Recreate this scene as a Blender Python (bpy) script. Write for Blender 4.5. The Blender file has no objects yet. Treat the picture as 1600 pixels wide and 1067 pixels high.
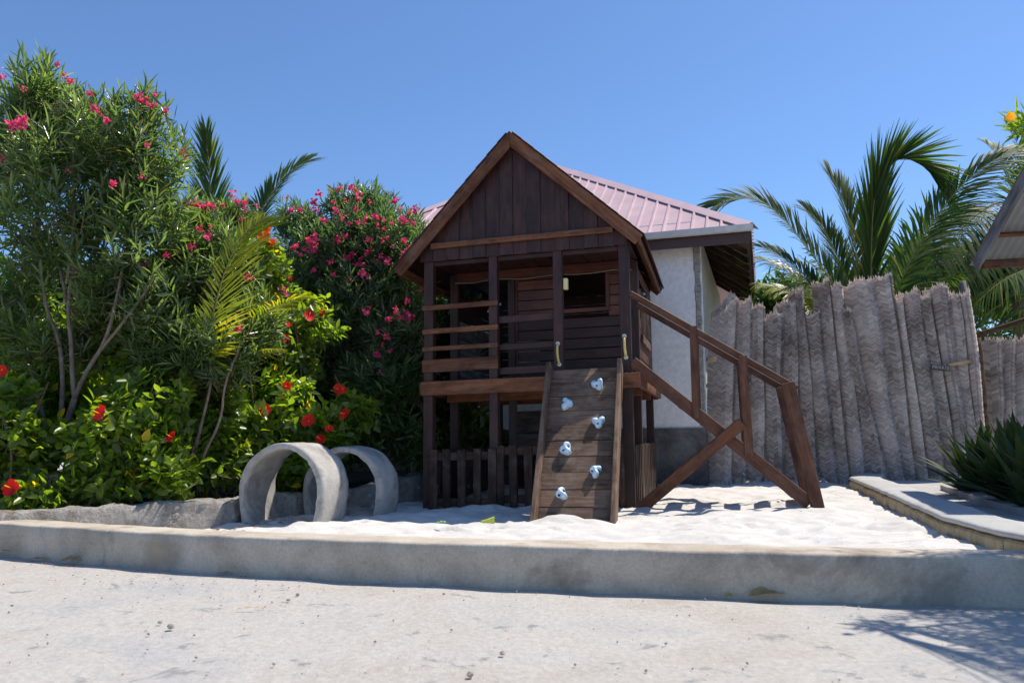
import bpy, math, random
import numpy as np
from mathutils import Vector, Matrix, noise as mnoise

rad = math.radians
scn = bpy.context.scene
col = scn.collection
RS = np.random.RandomState(7)
random.seed(7)

# ------------------------------------------------------------------ camera, light, exposure
F_PX, PITCH, ROLL, CAM_H = 1180.0, rad(7.0), rad(0.5), 0.86
cam_d = bpy.data.cameras.new("camera")
cam_d.sensor_width = 36.0
cam_d.lens = 36.0 * F_PX / 1600.0
cam_d.clip_start, cam_d.clip_end = 0.05, 2000.0
cam = bpy.data.objects.new("camera", cam_d)
col.objects.link(cam)
FW = Vector((0, math.cos(PITCH), math.sin(PITCH)))
RT0 = Vector((1, 0, 0)); UP0 = RT0.cross(FW)
RT = RT0 * math.cos(ROLL) - UP0 * math.sin(ROLL)
UP = UP0 * math.cos(ROLL) + RT0 * math.sin(ROLL)
cam.matrix_world = Matrix(((RT.x, UP.x, -FW.x, 0), (RT.y, UP.y, -FW.y, 0), (RT.z, UP.z, -FW.z, CAM_H), (0, 0, 0, 1)))
scn.camera = cam
cam_d.dof.use_dof = True; cam_d.dof.focus_distance = 8.2; cam_d.dof.aperture_fstop = 3.2

SUN = Vector((0.445, 0.20, 0.873)).normalized()
world = bpy.data.worlds.new("World"); scn.world = world; world.use_nodes = True
wn = world.node_tree.nodes; wl = world.node_tree.links
for n in list(wn): wn.remove(n)
wo = wn.new("ShaderNodeOutputWorld"); bg = wn.new("ShaderNodeBackground"); sky = wn.new("ShaderNodeTexSky")
sky.sky_type = 'NISHITA'; sky.sun_disc = False
sky.sun_elevation = math.asin(SUN.z); sky.sun_rotation = math.atan2(SUN.x, SUN.y)
sky.altitude = 0; sky.air_density = 1.0; sky.dust_density = 0.3; sky.ozone_density = 10.0
bg.inputs[1].default_value = 0.108
wl.new(sky.outputs[0], bg.inputs[0]); wl.new(bg.outputs[0], wo.inputs[0])
sun_d = bpy.data.lights.new("sun", 'SUN'); sun_d.energy = 3.7; sun_d.angle = rad(0.53); sun_d.color = (1.0, 0.915, 0.80)
sun = bpy.data.objects.new("sun", sun_d); col.objects.link(sun)
sun.rotation_euler = SUN.to_track_quat('Z', 'Y').to_euler()
scn.view_settings.view_transform = 'Standard'; scn.view_settings.look = 'None'
scn.view_settings.exposure = 0.65; scn.view_settings.gamma = 1.0; scn.view_settings.use_curve_mapping = False

# ------------------------------------------------------------------ helpers
def at(px, py, Y):
    """world point that the photo pixel shows when it lies Y metres ahead"""
    r = FW + RT * ((px - 800) / F_PX) - UP * ((py - 533.5) / F_PX)
    return Vector((0, 0, CAM_H)) + r * (Y / r.y)

def tag(o, label=None, cat=None, group=None, kind=None):
    if label: o['label'] = label
    if cat: o['category'] = cat
    if group: o['group'] = group
    if kind: o['kind'] = kind
    return o

def empty(name, loc=(0, 0, 0), rotz=0):
    o = bpy.data.objects.new(name, None); col.objects.link(o)
    o.location = loc; o.rotation_euler = (0, 0, rotz); o.empty_display_size = 0.2
    return o

def link(name, me, mat=None, parent=None, mw=None):
    o = bpy.data.objects.new(name, me); col.objects.link(o)
    if mat is not None and not me.materials:
        for m in (mat if isinstance(mat, (list, tuple)) else [mat]): me.materials.append(m)
    if parent is not None: o.parent = parent
    if mw is not None: o.matrix_local = mw
    return o

class MB:
    """collects verts and faces, builds one mesh"""
    def __init__(s): s.v = []; s.f = []; s.m = []
    def add(s, vs, fs, mi=0):
        b = len(s.v); s.v.extend([tuple(v) for v in vs]); s.f.extend([tuple(i + b for i in f) for f in fs]); s.m.extend([mi] * len(fs))
    def box(s, o, ex, ey, ez, b=0.0, mi=0):
        """box from corner-origin o spanned by vectors; b = chamfer in metres"""
        o, ex, ey, ez = Vector(o), Vector(ex), Vector(ey), Vector(ez)
        if b <= 0:
            vs = [o + ex * i + ey * j + ez * k for k in (0, 1) for j in (0, 1) for i in (0, 1)]
            s.add(vs, [(0, 2, 3, 1), (4, 5, 7, 6), (0, 1, 5, 4), (2, 6, 7, 3), (0, 4, 6, 2), (1, 3, 7, 5)], mi); return
        L = [ex.length, ey.length, ez.length]; E = [ex.normalized(), ey.normalized(), ez.normalized()]
        b = min(b, min(L) * 0.4)
        vs = []; idx = {}
        for c in range(8):
            sg = [(c >> a) & 1 for a in range(3)]
            for a in range(3):
                p = o.copy()
                for q in range(3):
                    t = sg[q] * L[q]
                    if q != a: t += b * (1 - 2 * sg[q])
                    p = p + E[q] * t
                idx[(c, a)] = len(vs); vs.append(p)
        fs = []
        for a in range(3):
            o1, o2 = (a + 1) % 3, (a + 2) % 3
            for sa in (0, 1):
                cs = [sa << a | (i << o1) | (j << o2) for i, j in ((0, 0), (1, 0), (1, 1), (0, 1))]
                f = [idx[(c, a)] for c in cs]; fs.append(tuple(f if sa else f[::-1]))
        for a in range(3):
            o1, o2 = (a + 1) % 3, (a + 2) % 3
            for i, j in ((0, 0), (1, 0), (1, 1), (0, 1)):
                c0 = i << o1 | j << o2; c1 = c0 | 1 << a
                fs.append((idx[(c0, o1)], idx[(c1, o1)], idx[(c1, o2)], idx[(c0, o2)]))
        for c in range(8): fs.append((idx[(c, 0)], idx[(c, 1)], idx[(c, 2)]))
        s.add(vs, fs, mi)
    def tube(s, pts, rads, n=6, cap=True, mi=0):
        pts = [Vector(p) for p in pts]; k = len(pts)
        if not hasattr(rads, '__len__'): rads = [rads] * k
        vs = []; t0 = (pts[1] - pts[0]).normalized()
        u = t0.orthogonal().normalized()
        for i, p in enumerate(pts):
            t = (pts[min(i + 1, k - 1)] - pts[max(i - 1, 0)])
            t = t.normalized() if t.length > 1e-9 else t0
            u = (u - t * u.dot(t)); u = u.normalized() if u.length > 1e-6 else t.orthogonal().normalized()
            w = t.cross(u)
            for j in range(n):
                a = 2 * math.pi * j / n
                vs.append(p + (u * math.cos(a) + w * math.sin(a)) * rads[i])
        fs = [(i * n + j, i * n + (j + 1) % n, (i + 1) * n + (j + 1) % n, (i + 1) * n + j) for i in range(k - 1) for j in range(n)]
        if cap: fs += [tuple(range(n))[::-1], tuple((k - 1) * n + j for j in range(n))]
        s.add(vs, fs, mi)
    def mesh(s, name, smooth=False):
        me = bpy.data.meshes.new(name); me.from_pydata(s.v, [], s.f)
        if any(s.m): me.polygons.foreach_set('material_index', s.m)
        if smooth: me.polygons.foreach_set('use_smooth', [True] * len(s.f))
        me.update(); return me
    def build(s, name, mat, parent=None, smooth=False, mw=None):
        return link(name, s.mesh(name, smooth), mat, parent, mw)

def np_mesh(name, V, Fq, tint=None, smooth=False):
    """fast mesh of equal-sized polygons; tint = one float per face"""
    me = bpy.data.meshes.new(name)
    V = np.asarray(V, np.float32).reshape(-1, 3); Fq = np.asarray(Fq, np.int32); n, k = Fq.shape
    me.vertices.add(len(V)); me.vertices.foreach_set('co', V.ravel())
    me.loops.add(n * k); me.loops.foreach_set('vertex_index', Fq.ravel())
    me.polygons.add(n); me.polygons.foreach_set('loop_start', np.arange(0, n * k, k, dtype=np.int32))
    me.polygons.foreach_set('loop_total', np.full(n, k, np.int32))
    if smooth: me.polygons.foreach_set('use_smooth', np.ones(n, bool))
    me.update(calc_edges=True)
    if tint is not None:
        a = me.attributes.new('tint', 'FLOAT', 'FACE'); a.data.foreach_set('value', np.asarray(tint, np.float32))
    return me

# ------------------------------------------------------------------ materials
def new_mat(name):
    m = bpy.data.materials.new(name); m.use_nodes = True
    nt = m.node_tree; b = nt.nodes['Principled BSDF']
    return m, nt, b
def N(nt, t, **kw):
    n = nt.nodes.new(t)
    for k, v in kw.items(): setattr(n, k, v)
    return n
def ramp(nt, src, stops):
    r = N(nt, 'ShaderNodeValToRGB'); e = r.color_ramp.elements
    while len(e) < len(stops): e.new(0.5)
    for el, (p, c) in zip(e, stops):
        el.position = p; el.color = (c[0], c[1], c[2], 1)
    nt.links.new(src, r.inputs[0]); return r
def noise(nt, scale, detail=4, rough=0.55, vec=None, dist=0.0):
    n = N(nt, 'ShaderNodeTexNoise'); n.inputs['Scale'].default_value = scale; n.inputs['Detail'].default_value = detail
    n.inputs['Roughness'].default_value = rough; n.inputs['Distortion'].default_value = dist
    if vec is not None: nt.links.new(vec, n.inputs['Vector'])
    return n
def coords(nt, kind='Object', scale=(1, 1, 1)):
    tc = N(nt, 'ShaderNodeTexCoord'); mp = N(nt, 'ShaderNodeMapping'); mp.inputs['Scale'].default_value = scale
    nt.links.new(tc.outputs[kind], mp.inputs['Vector']); return mp
def bump(nt, b, h, strength=0.3, dist=0.01):
    bp = N(nt, 'ShaderNodeBump'); bp.inputs['Strength'].default_value = strength; bp.inputs['Distance'].default_value = dist
    nt.links.new(h, bp.inputs['Height']); nt.links.new(bp.outputs[0], b.inputs['Normal']); return bp
def mixc(nt, fac, a, b, mode='MIX'):
    m = N(nt, 'ShaderNodeMix', data_type='RGBA', blend_type=mode)
    for s, v in ((m.inputs[0], fac), (m.inputs[6], a), (m.inputs[7], b)):
        if isinstance(v, (int, float)): s.default_value = v
        elif isinstance(v, tuple): s.default_value = (*v, 1)
        else: nt.links.new(v, s)
    return m.outputs[2]

def wood(name, dark, mid, light, rough=0.6, spec=0.3, wear=None, wear_amt=0.5):
    """grain runs along each board's local X"""
    m, nt, b = new_mat(name)
    oi = N(nt, 'ShaderNodeObjectInfo'); tc = N(nt, 'ShaderNodeTexCoord')
    ad = N(nt, 'ShaderNodeVectorMath', operation='MULTIPLY_ADD')
    cr = N(nt, 'ShaderNodeCombineXYZ')
    for i in range(3): nt.links.new(oi.outputs['Random'], cr.inputs[i])
    nt.links.new(cr.outputs[0], ad.inputs[0]); ad.inputs[1].default_value = (37, 91, 53)
    nt.links.new(tc.outputs['Object'], ad.inputs[2])
    mp = N(nt, 'ShaderNodeMapping'); mp.inputs['Scale'].default_value = (1.6, 26, 26)
    nt.links.new(ad.outputs[0], mp.inputs['Vector'])
    g = noise(nt, 1.6, 6, 0.65, mp.outputs[0], 0.6)
    r = ramp(nt, g.outputs['Fac'], [(0.25, dark), (0.5, mid), (0.78, light)])
    # knots and blotches
    mp2 = N(nt, 'ShaderNodeMapping'); mp2.inputs['Scale'].default_value = (2.5, 7, 7); nt.links.new(ad.outputs[0], mp2.inputs['Vector'])
    k = noise(nt, 1.3, 3, 0.6, mp2.outputs[0]); kr = ramp(nt, k.outputs['Fac'], [(0.3, (0.45, 0.42, 0.4)), (0.55, (1, 1, 1)), (0.75, (1.25, 1.2, 1.15))])
    c = mixc(nt, 1.0, r.outputs[0], kr.outputs[0], 'MULTIPLY')
    # board-to-board difference
    br = ramp(nt, oi.outputs['Random'], [(0.0, (0.72, 0.7, 0.72)), (1.0, (1.25, 1.2, 1.15))])
    c = mixc(nt, 1.0, c, br.outputs[0], 'MULTIPLY')
    if wear:
        w = noise(nt, 5.0, 8, 0.75, ad.outputs[0]); wr = ramp(nt, w.outputs['Fac'], [(0.5, (0, 0, 0)), (0.72, (1, 1, 1))])
        ml = N(nt, 'ShaderNodeMath', operation='MULTIPLY'); nt.links.new(wr.outputs[0], ml.inputs[0]); ml.inputs[1].default_value = wear_amt
        c = mixc(nt, ml.outputs[0], c, wear)
    nt.links.new(c, b.inputs['Base Color']); b.inputs['Roughness'].default_value = rough
    b.inputs['Specular IOR Level'].default_value = spec
    bump(nt, b, g.outputs['Fac'], 0.35, 0.004)
    return m

M = {}
M['dark'] = wood('dark_stained_wood', (.018, .0072, .007), (.043, .0158, .0145), (.072, .029, .023), 0.5, 0.4, (.10, .065, .05), .22)
M['red'] = wood('red_wood_bounce_tint', (.05, .011, .006), (.11, .027, .013), (.17, .048, .022), 0.42, 0.45)  # red-brown timber, with warm bounced light put into the colour too
M['brown'] = wood('brown_wood', (.068, .025, .012), (.16, .064, .031), (.24, .112, .06), 0.62, 0.25, (.26, .19, .14), .35)
M['step'] = wood('stair_wood', (.058, .023, .013), (.12, .050, .028), (.18, .082, .048), 0.6, 0.3, (.22, .16, .12), .35)
M['weather'] = wood('weathered_brown_wood', (.08, .050, .034), (.165, .110, .077), (.26, .19, .14), 0.75, 0.2, (.32, .27, .22), .45)
M['picket'] = wood('picket_wood', (.026, .016, .012), (.062, .038, .028), (.115, .078, .06), 0.7, 0.2, (.22, .19, .17), .4)
M['grey'] = wood('grey_bare_wood', (.10, .09, .085), (.19, .175, .165), (.28, .26, .25), 0.8, 0.2)
M['pale'] = wood('pale_cut_wood', (.30, .2, .11), (.45, .33, .2), (.58, .46, .3), 0.7, 0.2)
M['greypaint'] = wood('grey_barge_wood', (.13, .135, .145), (.2, .205, .22), (.27, .275, .29), 0.75, 0.2)

def masonry(name, stops, scale=3.0, fine=60, bstr=0.4, bdist=0.01, rough=0.9, stain=None, stain_scale=1.2, stain_pos=(.52, .7), vec='Object'):
    m, nt, b = new_mat(name)
    mp = coords(nt, vec)
    a = noise(nt, scale, 8, 0.65, mp.outputs[0], 0.3); r = ramp(nt, a.outputs['Fac'], stops)
    f = noise(nt, fine, 6, 0.7, mp.outputs[0]); fr = ramp(nt, f.outputs['Fac'], [(0.3, (.82, .82, .82)), (0.7, (1.12, 1.12, 1.12))])
    c = mixc(nt, 1.0, r.outputs[0], fr.outputs[0], 'MULTIPLY')
    if stain:
        s = noise(nt, stain_scale, 7, 0.68, mp.outputs[0], 0.4); sr = ramp(nt, s.outputs['Fac'], [(stain_pos[0], (0, 0, 0)), (stain_pos[1], (1, 1, 1))])
        c = mixc(nt, sr.outputs[0], c, stain)
    nt.links.new(c, b.inputs['Base Color']); b.inputs['Roughness'].default_value = rough; b.inputs['Specular IOR Level'].default_value = 0.2
    ad = N(nt, 'ShaderNodeMath', operation='MULTIPLY_ADD'); nt.links.new(f.outputs['Fac'], ad.inputs[0]); ad.inputs[1].default_value = 0.5
    nt.links.new(a.outputs['Fac'], ad.inputs[2])
    bump(nt, b, ad.outputs[0], bstr, bdist)
    return m
M['sand'] = masonry('white_coral_sand', [(.3, (.57, .55, .515)), (.5, (.65, .632, .60)), (.7, (.70, .687, .66))], 2.6, 120, .7, .02, .95, (.37, .345, .31), 7.0, (.60, .80))
M['path'] = masonry('pale_cement_path', [(.30, (.36, .325, .285)), (.42, (.43, .40, .36)), (.52, (.46, .44, .405)), (.62, (.40, .395, .385)), (.74, (.35, .352, .35))], 0.8, 34, .8, .022, .9, (.26, .262, .265), 4.4, (.60, .655))
M['kerb'] = masonry('kerb_concrete', [(.3, (.34, .295, .235)), (.5, (.48, .425, .345)), (.7, (.56, .505, .425))], 2.6, 60, .6, .012, .9, (.24, .205, .16), 1.9, (.54, .68))
M['rock'] = masonry('coral_rag_mortar', [(.25, (.15, .135, .115)), (.42, (.32, .295, .26)), (.58, (.42, .395, .36)), (.75, (.52, .50, .46))], 8.0, 45, 1.0, .05, .95, (.26, .20, .15), 5.0, (.6, .70))
M['ring'] = masonry('cast_concrete', [(.28, (.30, .285, .26)), (.5, (.43, .415, .385)), (.72, (.52, .505, .48))], 3.0, 55, .5, .01, .88, (.20, .19, .18), 2.2, (.50, .66))
M['lime'] = masonry('limestone_block', [(.3, (.26, .19, .11)), (.5, (.42, .33, .20)), (.7, (.50, .43, .31))], 9.0, 60, .8, .02, .92, (.22, .20, .17), 3.0, (.56, .75))
M['cap'] = masonry('smooth_cement', [(.3, (.36, .36, .35)), (.6, (.46, .46, .45))], 2.0, 80, .2, .005, .85, (.30, .295, .285), 1.6, (.55, .8))
M['plaster'] = masonry('white_plaster', [(.3, (.80, .79, .775)), (.6, (.88, .872, .86))], 1.1, 14, .02, .002, .85, (.60, .575, .53), .9, (.56, .85))
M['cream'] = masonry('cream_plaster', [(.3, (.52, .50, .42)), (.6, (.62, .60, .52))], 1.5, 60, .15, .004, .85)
M['base'] = masonry('dark_plinth_render', [(.3, (.05, .05, .05)), (.5, (.115, .113, .11)), (.72, (.24, .238, .234))], 2.4, 40, .5, .015, .9)
M['rough'] = masonry('rough_stone_edge', [(.3, (.25, .23, .21)), (.6, (.42, .39, .35))], 14, 60, .9, .03, .95)
M['soil'] = masonry('dark_garden_soil', [(.3, (.022, .016, .011)), (.6, (.05, .038, .027)), (.8, (.09, .07, .05))], 8, 70, .9, .03, 1.0)
M['slab'] = masonry('worn_path_slab', [(.3, (.36, .35, .34)), (.6, (.46, .45, .43))], 2.0, 50, .5, .01, .9, (.3, .28, .26), 3, (.55, .75))
M['pebble'] = masonry('pebble', [(.3, (.24, .22, .19)), (.7, (.42, .39, .34))], 12, 60, .5, .01, .9)

def kerb_patch():
    nt = M['kerb'].node_tree; b = nt.nodes['Principled BSDF']; src = b.inputs['Base Color'].links[0].from_socket
    tc = N(nt, 'ShaderNodeTexCoord'); n = noise(nt, 7, 5, .65, tc.outputs['Object'])
    for (p, rr, c) in (((-2.30, 5.06, .12), .17, (.17, .145, .115)), ((-2.34, 5.08, .13), .10, (.46, .37, .27)), ((1.5, 4.05, .17), .09, (.25, .22, .18)), ((2.15, 3.92, .02), .16, (.27, .24, .20))):
        d = N(nt, 'ShaderNodeVectorMath', operation='DISTANCE'); nt.links.new(tc.outputs['Object'], d.inputs[0]); d.inputs[1].default_value = p
        a = N(nt, 'ShaderNodeMath', operation='MULTIPLY_ADD'); nt.links.new(n.outputs['Fac'], a.inputs[0]); a.inputs[1].default_value = .30; nt.links.new(d.outputs['Value'], a.inputs[2])
        r = ramp(nt, a.outputs[0], [(rr + .04, (.7, .7, .7)), (rr + .20, (0, 0, 0))]); src = mixc(nt, r.outputs[0], src, c)
    nt.links.new(src, b.inputs['Base Color'])
kerb_patch()
def plain(name, c, rough=0.5, metal=0.0, spec=0.5, var=0.12, scale=8, b_str=.1):
    m, nt, b = new_mat(name)
    mp = coords(nt); n = noise(nt, scale, 5, 0.6, mp.outputs[0])
    lo = tuple(x * (1 - var) for x in c); hi = tuple(min(1, x * (1 + var)) for x in c)
    r = ramp(nt, n.outputs['Fac'], [(.3, lo), (.7, hi)]); nt.links.new(r.outputs[0], b.inputs['Base Color'])
    b.inputs['Roughness'].default_value = rough; b.inputs['Metallic'].default_value = metal; b.inputs['Specular IOR Level'].default_value = spec
    if b_str: bump(nt, b, n.outputs['Fac'], b_str, .004)
    return m
M['roofpink'] = plain('faded_maroon_roof_sheet', (.52, .365, .385), .55, 0, .4, .10, 3)
M['maroon'] = plain('maroon_fascia_paint', (.075, .040, .038), .55)
M['gutter'] = plain('white_gutter', (.60, .60, .58), .5)
M['rust'] = wood('old_rafter_wood', (.05, .033, .025), (.10, .066, .045), (.16, .11, .075), .85, .1)
M['tin'] = plain('dull_corrugated_tin', (.17, .17, .175), .6, .3, .4, .25, 5)
M['tinlight'] = plain('grey_corrugated_tin', (.27, .28, .285), .6, .2, .4, .15, 5)
M['hold'] = plain('pale_blue_hold_plastic', (.50, .66, .80), .38, 0, .5, .08, 40, .15)
M['bolt'] = plain('dark_steel_bolt', (.03, .03, .035), .4, .8)
M['yellow'] = plain('yellow_grip_plastic', (.60, .49, .17), .4, 0, .5, .15, 20)
M['capwhite'] = plain('grey_white_cap', (.55, .55, .52), .5)
M['creambox'] = plain('pale_yellow_box', (.70, .62, .30), .5, 0, .4, .06)
M['cable'] = plain('pale_cable', (.30, .24, .18), .6)
M['black'] = plain('dark_stain', (.012, .010, .010), .7)
M['signgrey'] = wood('grey_sign_board', (.07, .07, .07), (.115, .115, .112), (.17, .17, .165), .85, .1)
M['letter'] = plain('faded_white_letters', (.42, .42, .42), .8)
M['lemon'] = plain('yellow_green_plastic', (.50, .58, .06), .45, 0, .5, .1, 20)
M['limeleaf'] = plain('lime_green_leaf', (.30, .58, .05), .5, 0, .4, .15, 30)
M['bark'] = masonry('pale_brown_bark', [(.3, (.13, .095, .075)), (.55, (.22, .17, .135)), (.75, (.30, .25, .21))], 14, 80, .5, .006, .85)
M['twig'] = masonry('thin_brown_twig', [(.3, (.11, .085, .05)), (.7, (.20, .16, .10))], 14, 80, .3, .004, .85)
M['palmtrunk'] = masonry('palm_trunk', [(.3, (.14, .12, .10)), (.7, (.28, .25, .21))], 9, 60, .8, .02, .9)
M['canestem'] = plain('yellow_cane_stem', (.48, .30, .03), .45, 0, .4, .25, 6)
M['deadleaf'] = plain('dry_brown_leaf', (.40, .27, .12), .7, 0, .2, .35, 20, .4)
M['yellowleaf'] = plain('dry_yellow_leaf', (.55, .42, .07), .7, 0, .2, .25, 20)
M['straw'] = plain('dry_straw', (.46, .36, .2), .8)

def leafmat(name, stops, rough=0.42, trans=0.35, tcol=(.25, .42, .04), spec=0.5):
    m, nt, b = new_mat(name)
    at_ = N(nt, 'ShaderNodeAttribute'); at_.attribute_name = 'tint'
    r = ramp(nt, at_.outputs['Fac'], stops)
    nt.links.new(r.outputs[0], b.inputs['Base Color']); b.inputs['Roughness'].default_value = rough
    b.inputs['Specular IOR Level'].default_value = spec
    tr = N(nt, 'ShaderNodeBsdfTranslucent')
    tm = mixc(nt, 1.0, r.outputs[0], tcol, 'MULTIPLY')
    hs = N(nt, 'ShaderNodeHueSaturation'); hs.inputs['Value'].default_value = 5.0
    nt.links.new(tm, hs.inputs['Color']); nt.links.new(hs.outputs[0], tr.inputs['Color'])
    mx = N(nt, 'ShaderNodeMixShader'); mx.inputs[0].default_value = trans
    nt.links.new(b.outputs[0], mx.inputs[1]); nt.links.new(tr.outputs[0], mx.inputs[2])
    nt.links.new(mx.outputs[0], nt.nodes['Material Output'].inputs['Surface'])
    return m
M['leaf_ole'] = leafmat('oleander_leaf', [(0, (.050, .076, .038)), (.5, (.085, .120, .054)), (.85, (.125, .16, .062)), (1, (.20, .17, .05))], .27, .42, (.68, .8, .27), .8)
M['leaf_ole_dark'] = leafmat('dark_oleander_leaf', [(0, (.048, .070, .044)), (.5, (.078, .108, .062)), (.9, (.108, .138, .066)), (1, (.17, .14, .05))], .27, .36, (.6, .8, .28), .8)
M['leaf_hib'] = leafmat('hibiscus_leaf', [(0, (.050, .082, .018)), (.5, (.098, .145, .026)), (.9, (.155, .195, .038)), (.97, (.20, .20, .035)), (1, (.46, .29, .02))], .33, .50, (.85, .9, .16))
M['leaf_dark'] = leafmat('dark_shrub_leaf', [(0, (.028, .052, .016)), (.6, (.055, .095, .024)), (1, (.09, .13, .03))], .36, .30, (.6, .85, .18))
M['leaf_palm'] = leafmat('coconut_leaflet', [(0, (.034, .060, .018)), (.6, (.062, .10, .026)), (.9, (.11, .145, .034)), (1, (.22, .18, .05))], .55, .30, (.5, .65, .15), .2)
M['leaf_cane'] = leafmat('yellow_palm_leaflet', [(0, (.09, .14, .015)), (.5, (.17, .21, .018)), (1, (.34, .29, .02))], .42, .34, (.9, .85, .12))
M['leaf_sisal'] = leafmat('sisal_leaf', [(0, (.020, .038, .012)), (.6, (.034, .058, .016)), (1, (.055, .08, .022))], .62, .05, (.7, .85, .25), .2)
M['weave'] = leafmat('dry_woven_palm_leaf', [(0, (.20, .162, .135)), (.5, (.475, .425, .388)), (1, (.70, .64, .59))], .8, .10, (.9, .75, .6), .15)
M['rachis'] = plain('palm_rachis', (.24, .21, .07), .75, 0, .15, .2, 6)
def petalmat(name, stops, trans=.3):
    return leafmat(name, stops, .55, trans, (1, .5, .5), .2)
M['pink'] = petalmat('pink_petal', [(0, (.30, .025, .10)), (.6, (.52, .055, .19)), (1, (.70, .20, .36))], .2)
M['pinkpale'] = petalmat('faded_pink_petal', [(0, (.30, .05, .09)), (.6, (.50, .08, .18)), (1, (.60, .2, .28))], .2)
M['redf'] = petalmat('red_petal', [(0, (.40, .006, .006)), (1, (.62, .018, .012))], .12)
M['orangef'] = petalmat('orange_petal', [(0, (.60, .10, .02)), (1, (.75, .16, .03))], .2)
M['yelf'] = petalmat('yellow_petal', [(0, (.75, .52, .03)), (1, (.80, .60, .05))], .1)
M['pinkbits'] = petalmat('fallen_petals', [(0, (.25, .04, .04)), (.5, (.4, .08, .08)), (1, (.3, .2, .1))], 0)

# ------------------------------------------------------------------ terrain heights
def sm(a, b, x):
    t = np.clip((x - a) / (b - a), 0, 1); return t * t * (3 - 2 * t)
KERB = [(-7.5, 7.75), (-5.6, 6.62), (-3.79, 5.72), (-2.15, 4.99), (-.93, 4.63), (.87, 4.15), (2.49, 3.83), (4.2, 3.55), (6.5, 3.2)]
def kerb_y(X): return np.interp(X, [k[0] for k in KERB], [k[1] for k in KERB])
ph = RS.rand(40, 4)
def lumps(X, Y, f0, n0, n1):
    z = 0 * X
    for i in range(n0, n1):
        a = ph[i, 0] * 6.283; f = f0 * (0.7 + 0.9 * ph[i, 1])
        z = z + np.sin((X * math.cos(a) + Y * math.sin(a)) * f + ph[i, 2] * 6.283 + 1.3 * np.sin(X * f * .6 * ph[i, 3] + Y * f * .5)) 
    return z / max(1, n1 - n0) ** .5
FOOT = [(-1.6 + 5.4 * RS.rand(), 4.6 + 5.6 * RS.rand(), RS.rand() * 3.14, .010 + .018 * RS.rand()) for _ in range(170)]
def sand_z(X, Y):
    X = np.atleast_1d(np.asarray(X, float)); Y = np.atleast_1d(np.asarray(Y, float))
    z = .085 + .05 * sm(.6, 2.6, X) + .035 * np.exp(-((Y - kerb_y(X) - .55) / .35) ** 2)
    z = z + .05 * np.exp(-(((X + 1.72) / .3) ** 2 + ((Y - 6.55) / .25) ** 2))
    z = z - .02 * sm(-1.5, -2.6, X) + .05 * np.exp(-(((X - .42) / .3) ** 2 + ((Y - 6.78) / .10) ** 2)) + .03 * np.exp(-(((X + .0) / 1.0) ** 2 + ((Y - 7.95) / .12) ** 2))
    for (fx, fy, fa, fs) in FOOT:
        m = (np.abs(X - fx) < .4) & (np.abs(Y - fy) < .4)
        if m.any():
            u = (X[m] - fx) * math.cos(fa) + (Y[m] - fy) * math.sin(fa); v = -(X[m] - fx) * math.sin(fa) + (Y[m] - fy) * math.cos(fa)
            q = (u / .11) ** 2 + (v / .055) ** 2; z[m] += fs * (-np.exp(-q * 1.1) + .55 * np.exp(-((np.sqrt(q) - 1.35) / .35) ** 2))
    z = z + .014 * lumps(X, Y, 5.5, 0, 8) + .010 * lumps(X, Y, 13, 8, 18) + .005 * lumps(X, Y, 27, 18, 30)
    return z

def grid_obj(name, mat, x0, x1, y0, y1, nx, ny, zf, kind='structure'):
    xs = np.linspace(x0, x1, nx); ys = np.linspace(y0, y1, ny)
    X, Y = np.meshgrid(xs, ys); Z = zf(X, Y)
    i = np.arange(nx * ny).reshape(ny, nx)
    Fq = np.stack([i[:-1, :-1], i[:-1, 1:], i[1:, 1:], i[1:, :-1]], -1).reshape(-1, 4)
    o = link(name, np_mesh(name, np.stack([X, Y, Z], -1), Fq, smooth=True), mat); tag(o, kind=kind); return o

# cement path = the ground sheet, finely built near the camera, coarse to the horizon
mb = MB(); mb.add([(-700, -300, -.03), (700, -300, -.03), (700, 1100, -.03), (-700, 1100, -.03)], [(0, 1, 2, 3)])
tag(mb.build('ground', M['path']), kind='structure')
grid_obj('path', M['path'], -9, 9, -3, 7.0, 150, 160, lambda X, Y: .006 * lumps(X, Y, 1.6, 0, 8) + .003 * lumps(X, Y, 9, 10, 18) - .006)
# sandpit
def sandpit():
    nx, ny = 300, 330
    s = np.linspace(0, 1, nx); ys = np.linspace(0, 1, ny)
    X = np.repeat((-5.2 + 12.0 * s)[None, :], ny, 0)
    Y = kerb_y(X) + .12 + (ys[:, None] ** 1.25) * (13.0 - kerb_y(X) - .12)
    Z = sand_z(X, Y)
    i = np.arange(nx * ny).reshape(ny, nx)
    Fq = np.stack([i[:-1, :-1], i[:-1, 1:], i[1:, 1:], i[1:, :-1]], -1).reshape(-1, 4)
    o = link('sand', np_mesh('sand', np.stack([X, Y, Z], -1), Fq, smooth=True), M['sand']); tag(o, kind='structure')
sandpit()
# raised planting bed on the left, behind the rubble wall
WALL = [(-5.6, 4.85), (-4.0, 5.85), (-3.3, 6.36), (-2.62, 6.90), (-2.3, 7.62), (-1.6, 8.38), (-1.12, 9.12), (-1.0, 9.5)]
def bed():
    vs = []; fs = []
    rows = [(p[0] - .02, p[1] + .12) for p in WALL]; n = 12
    for (x, y) in rows:
        for j in range(n):
            t = (j / (n - 1)) ** 1.5; yy = y + t * 9
            vs.append((x - .3 * t - t * 2, yy, .24 + .05 * math.sin(x * 4 + j) * (j > 0) + .1 * t))
    for i in range(len(rows) - 1):
        for j in range(n - 1):
            fs.append((i * n + j, (i + 1) * n + j, (i + 1) * n + j + 1, i * n + j + 1))
    mb = MB(); mb.add(vs, fs); tag(mb.build('planting_bed', M['soil'], smooth=True), kind='structure')
bed()
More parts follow.
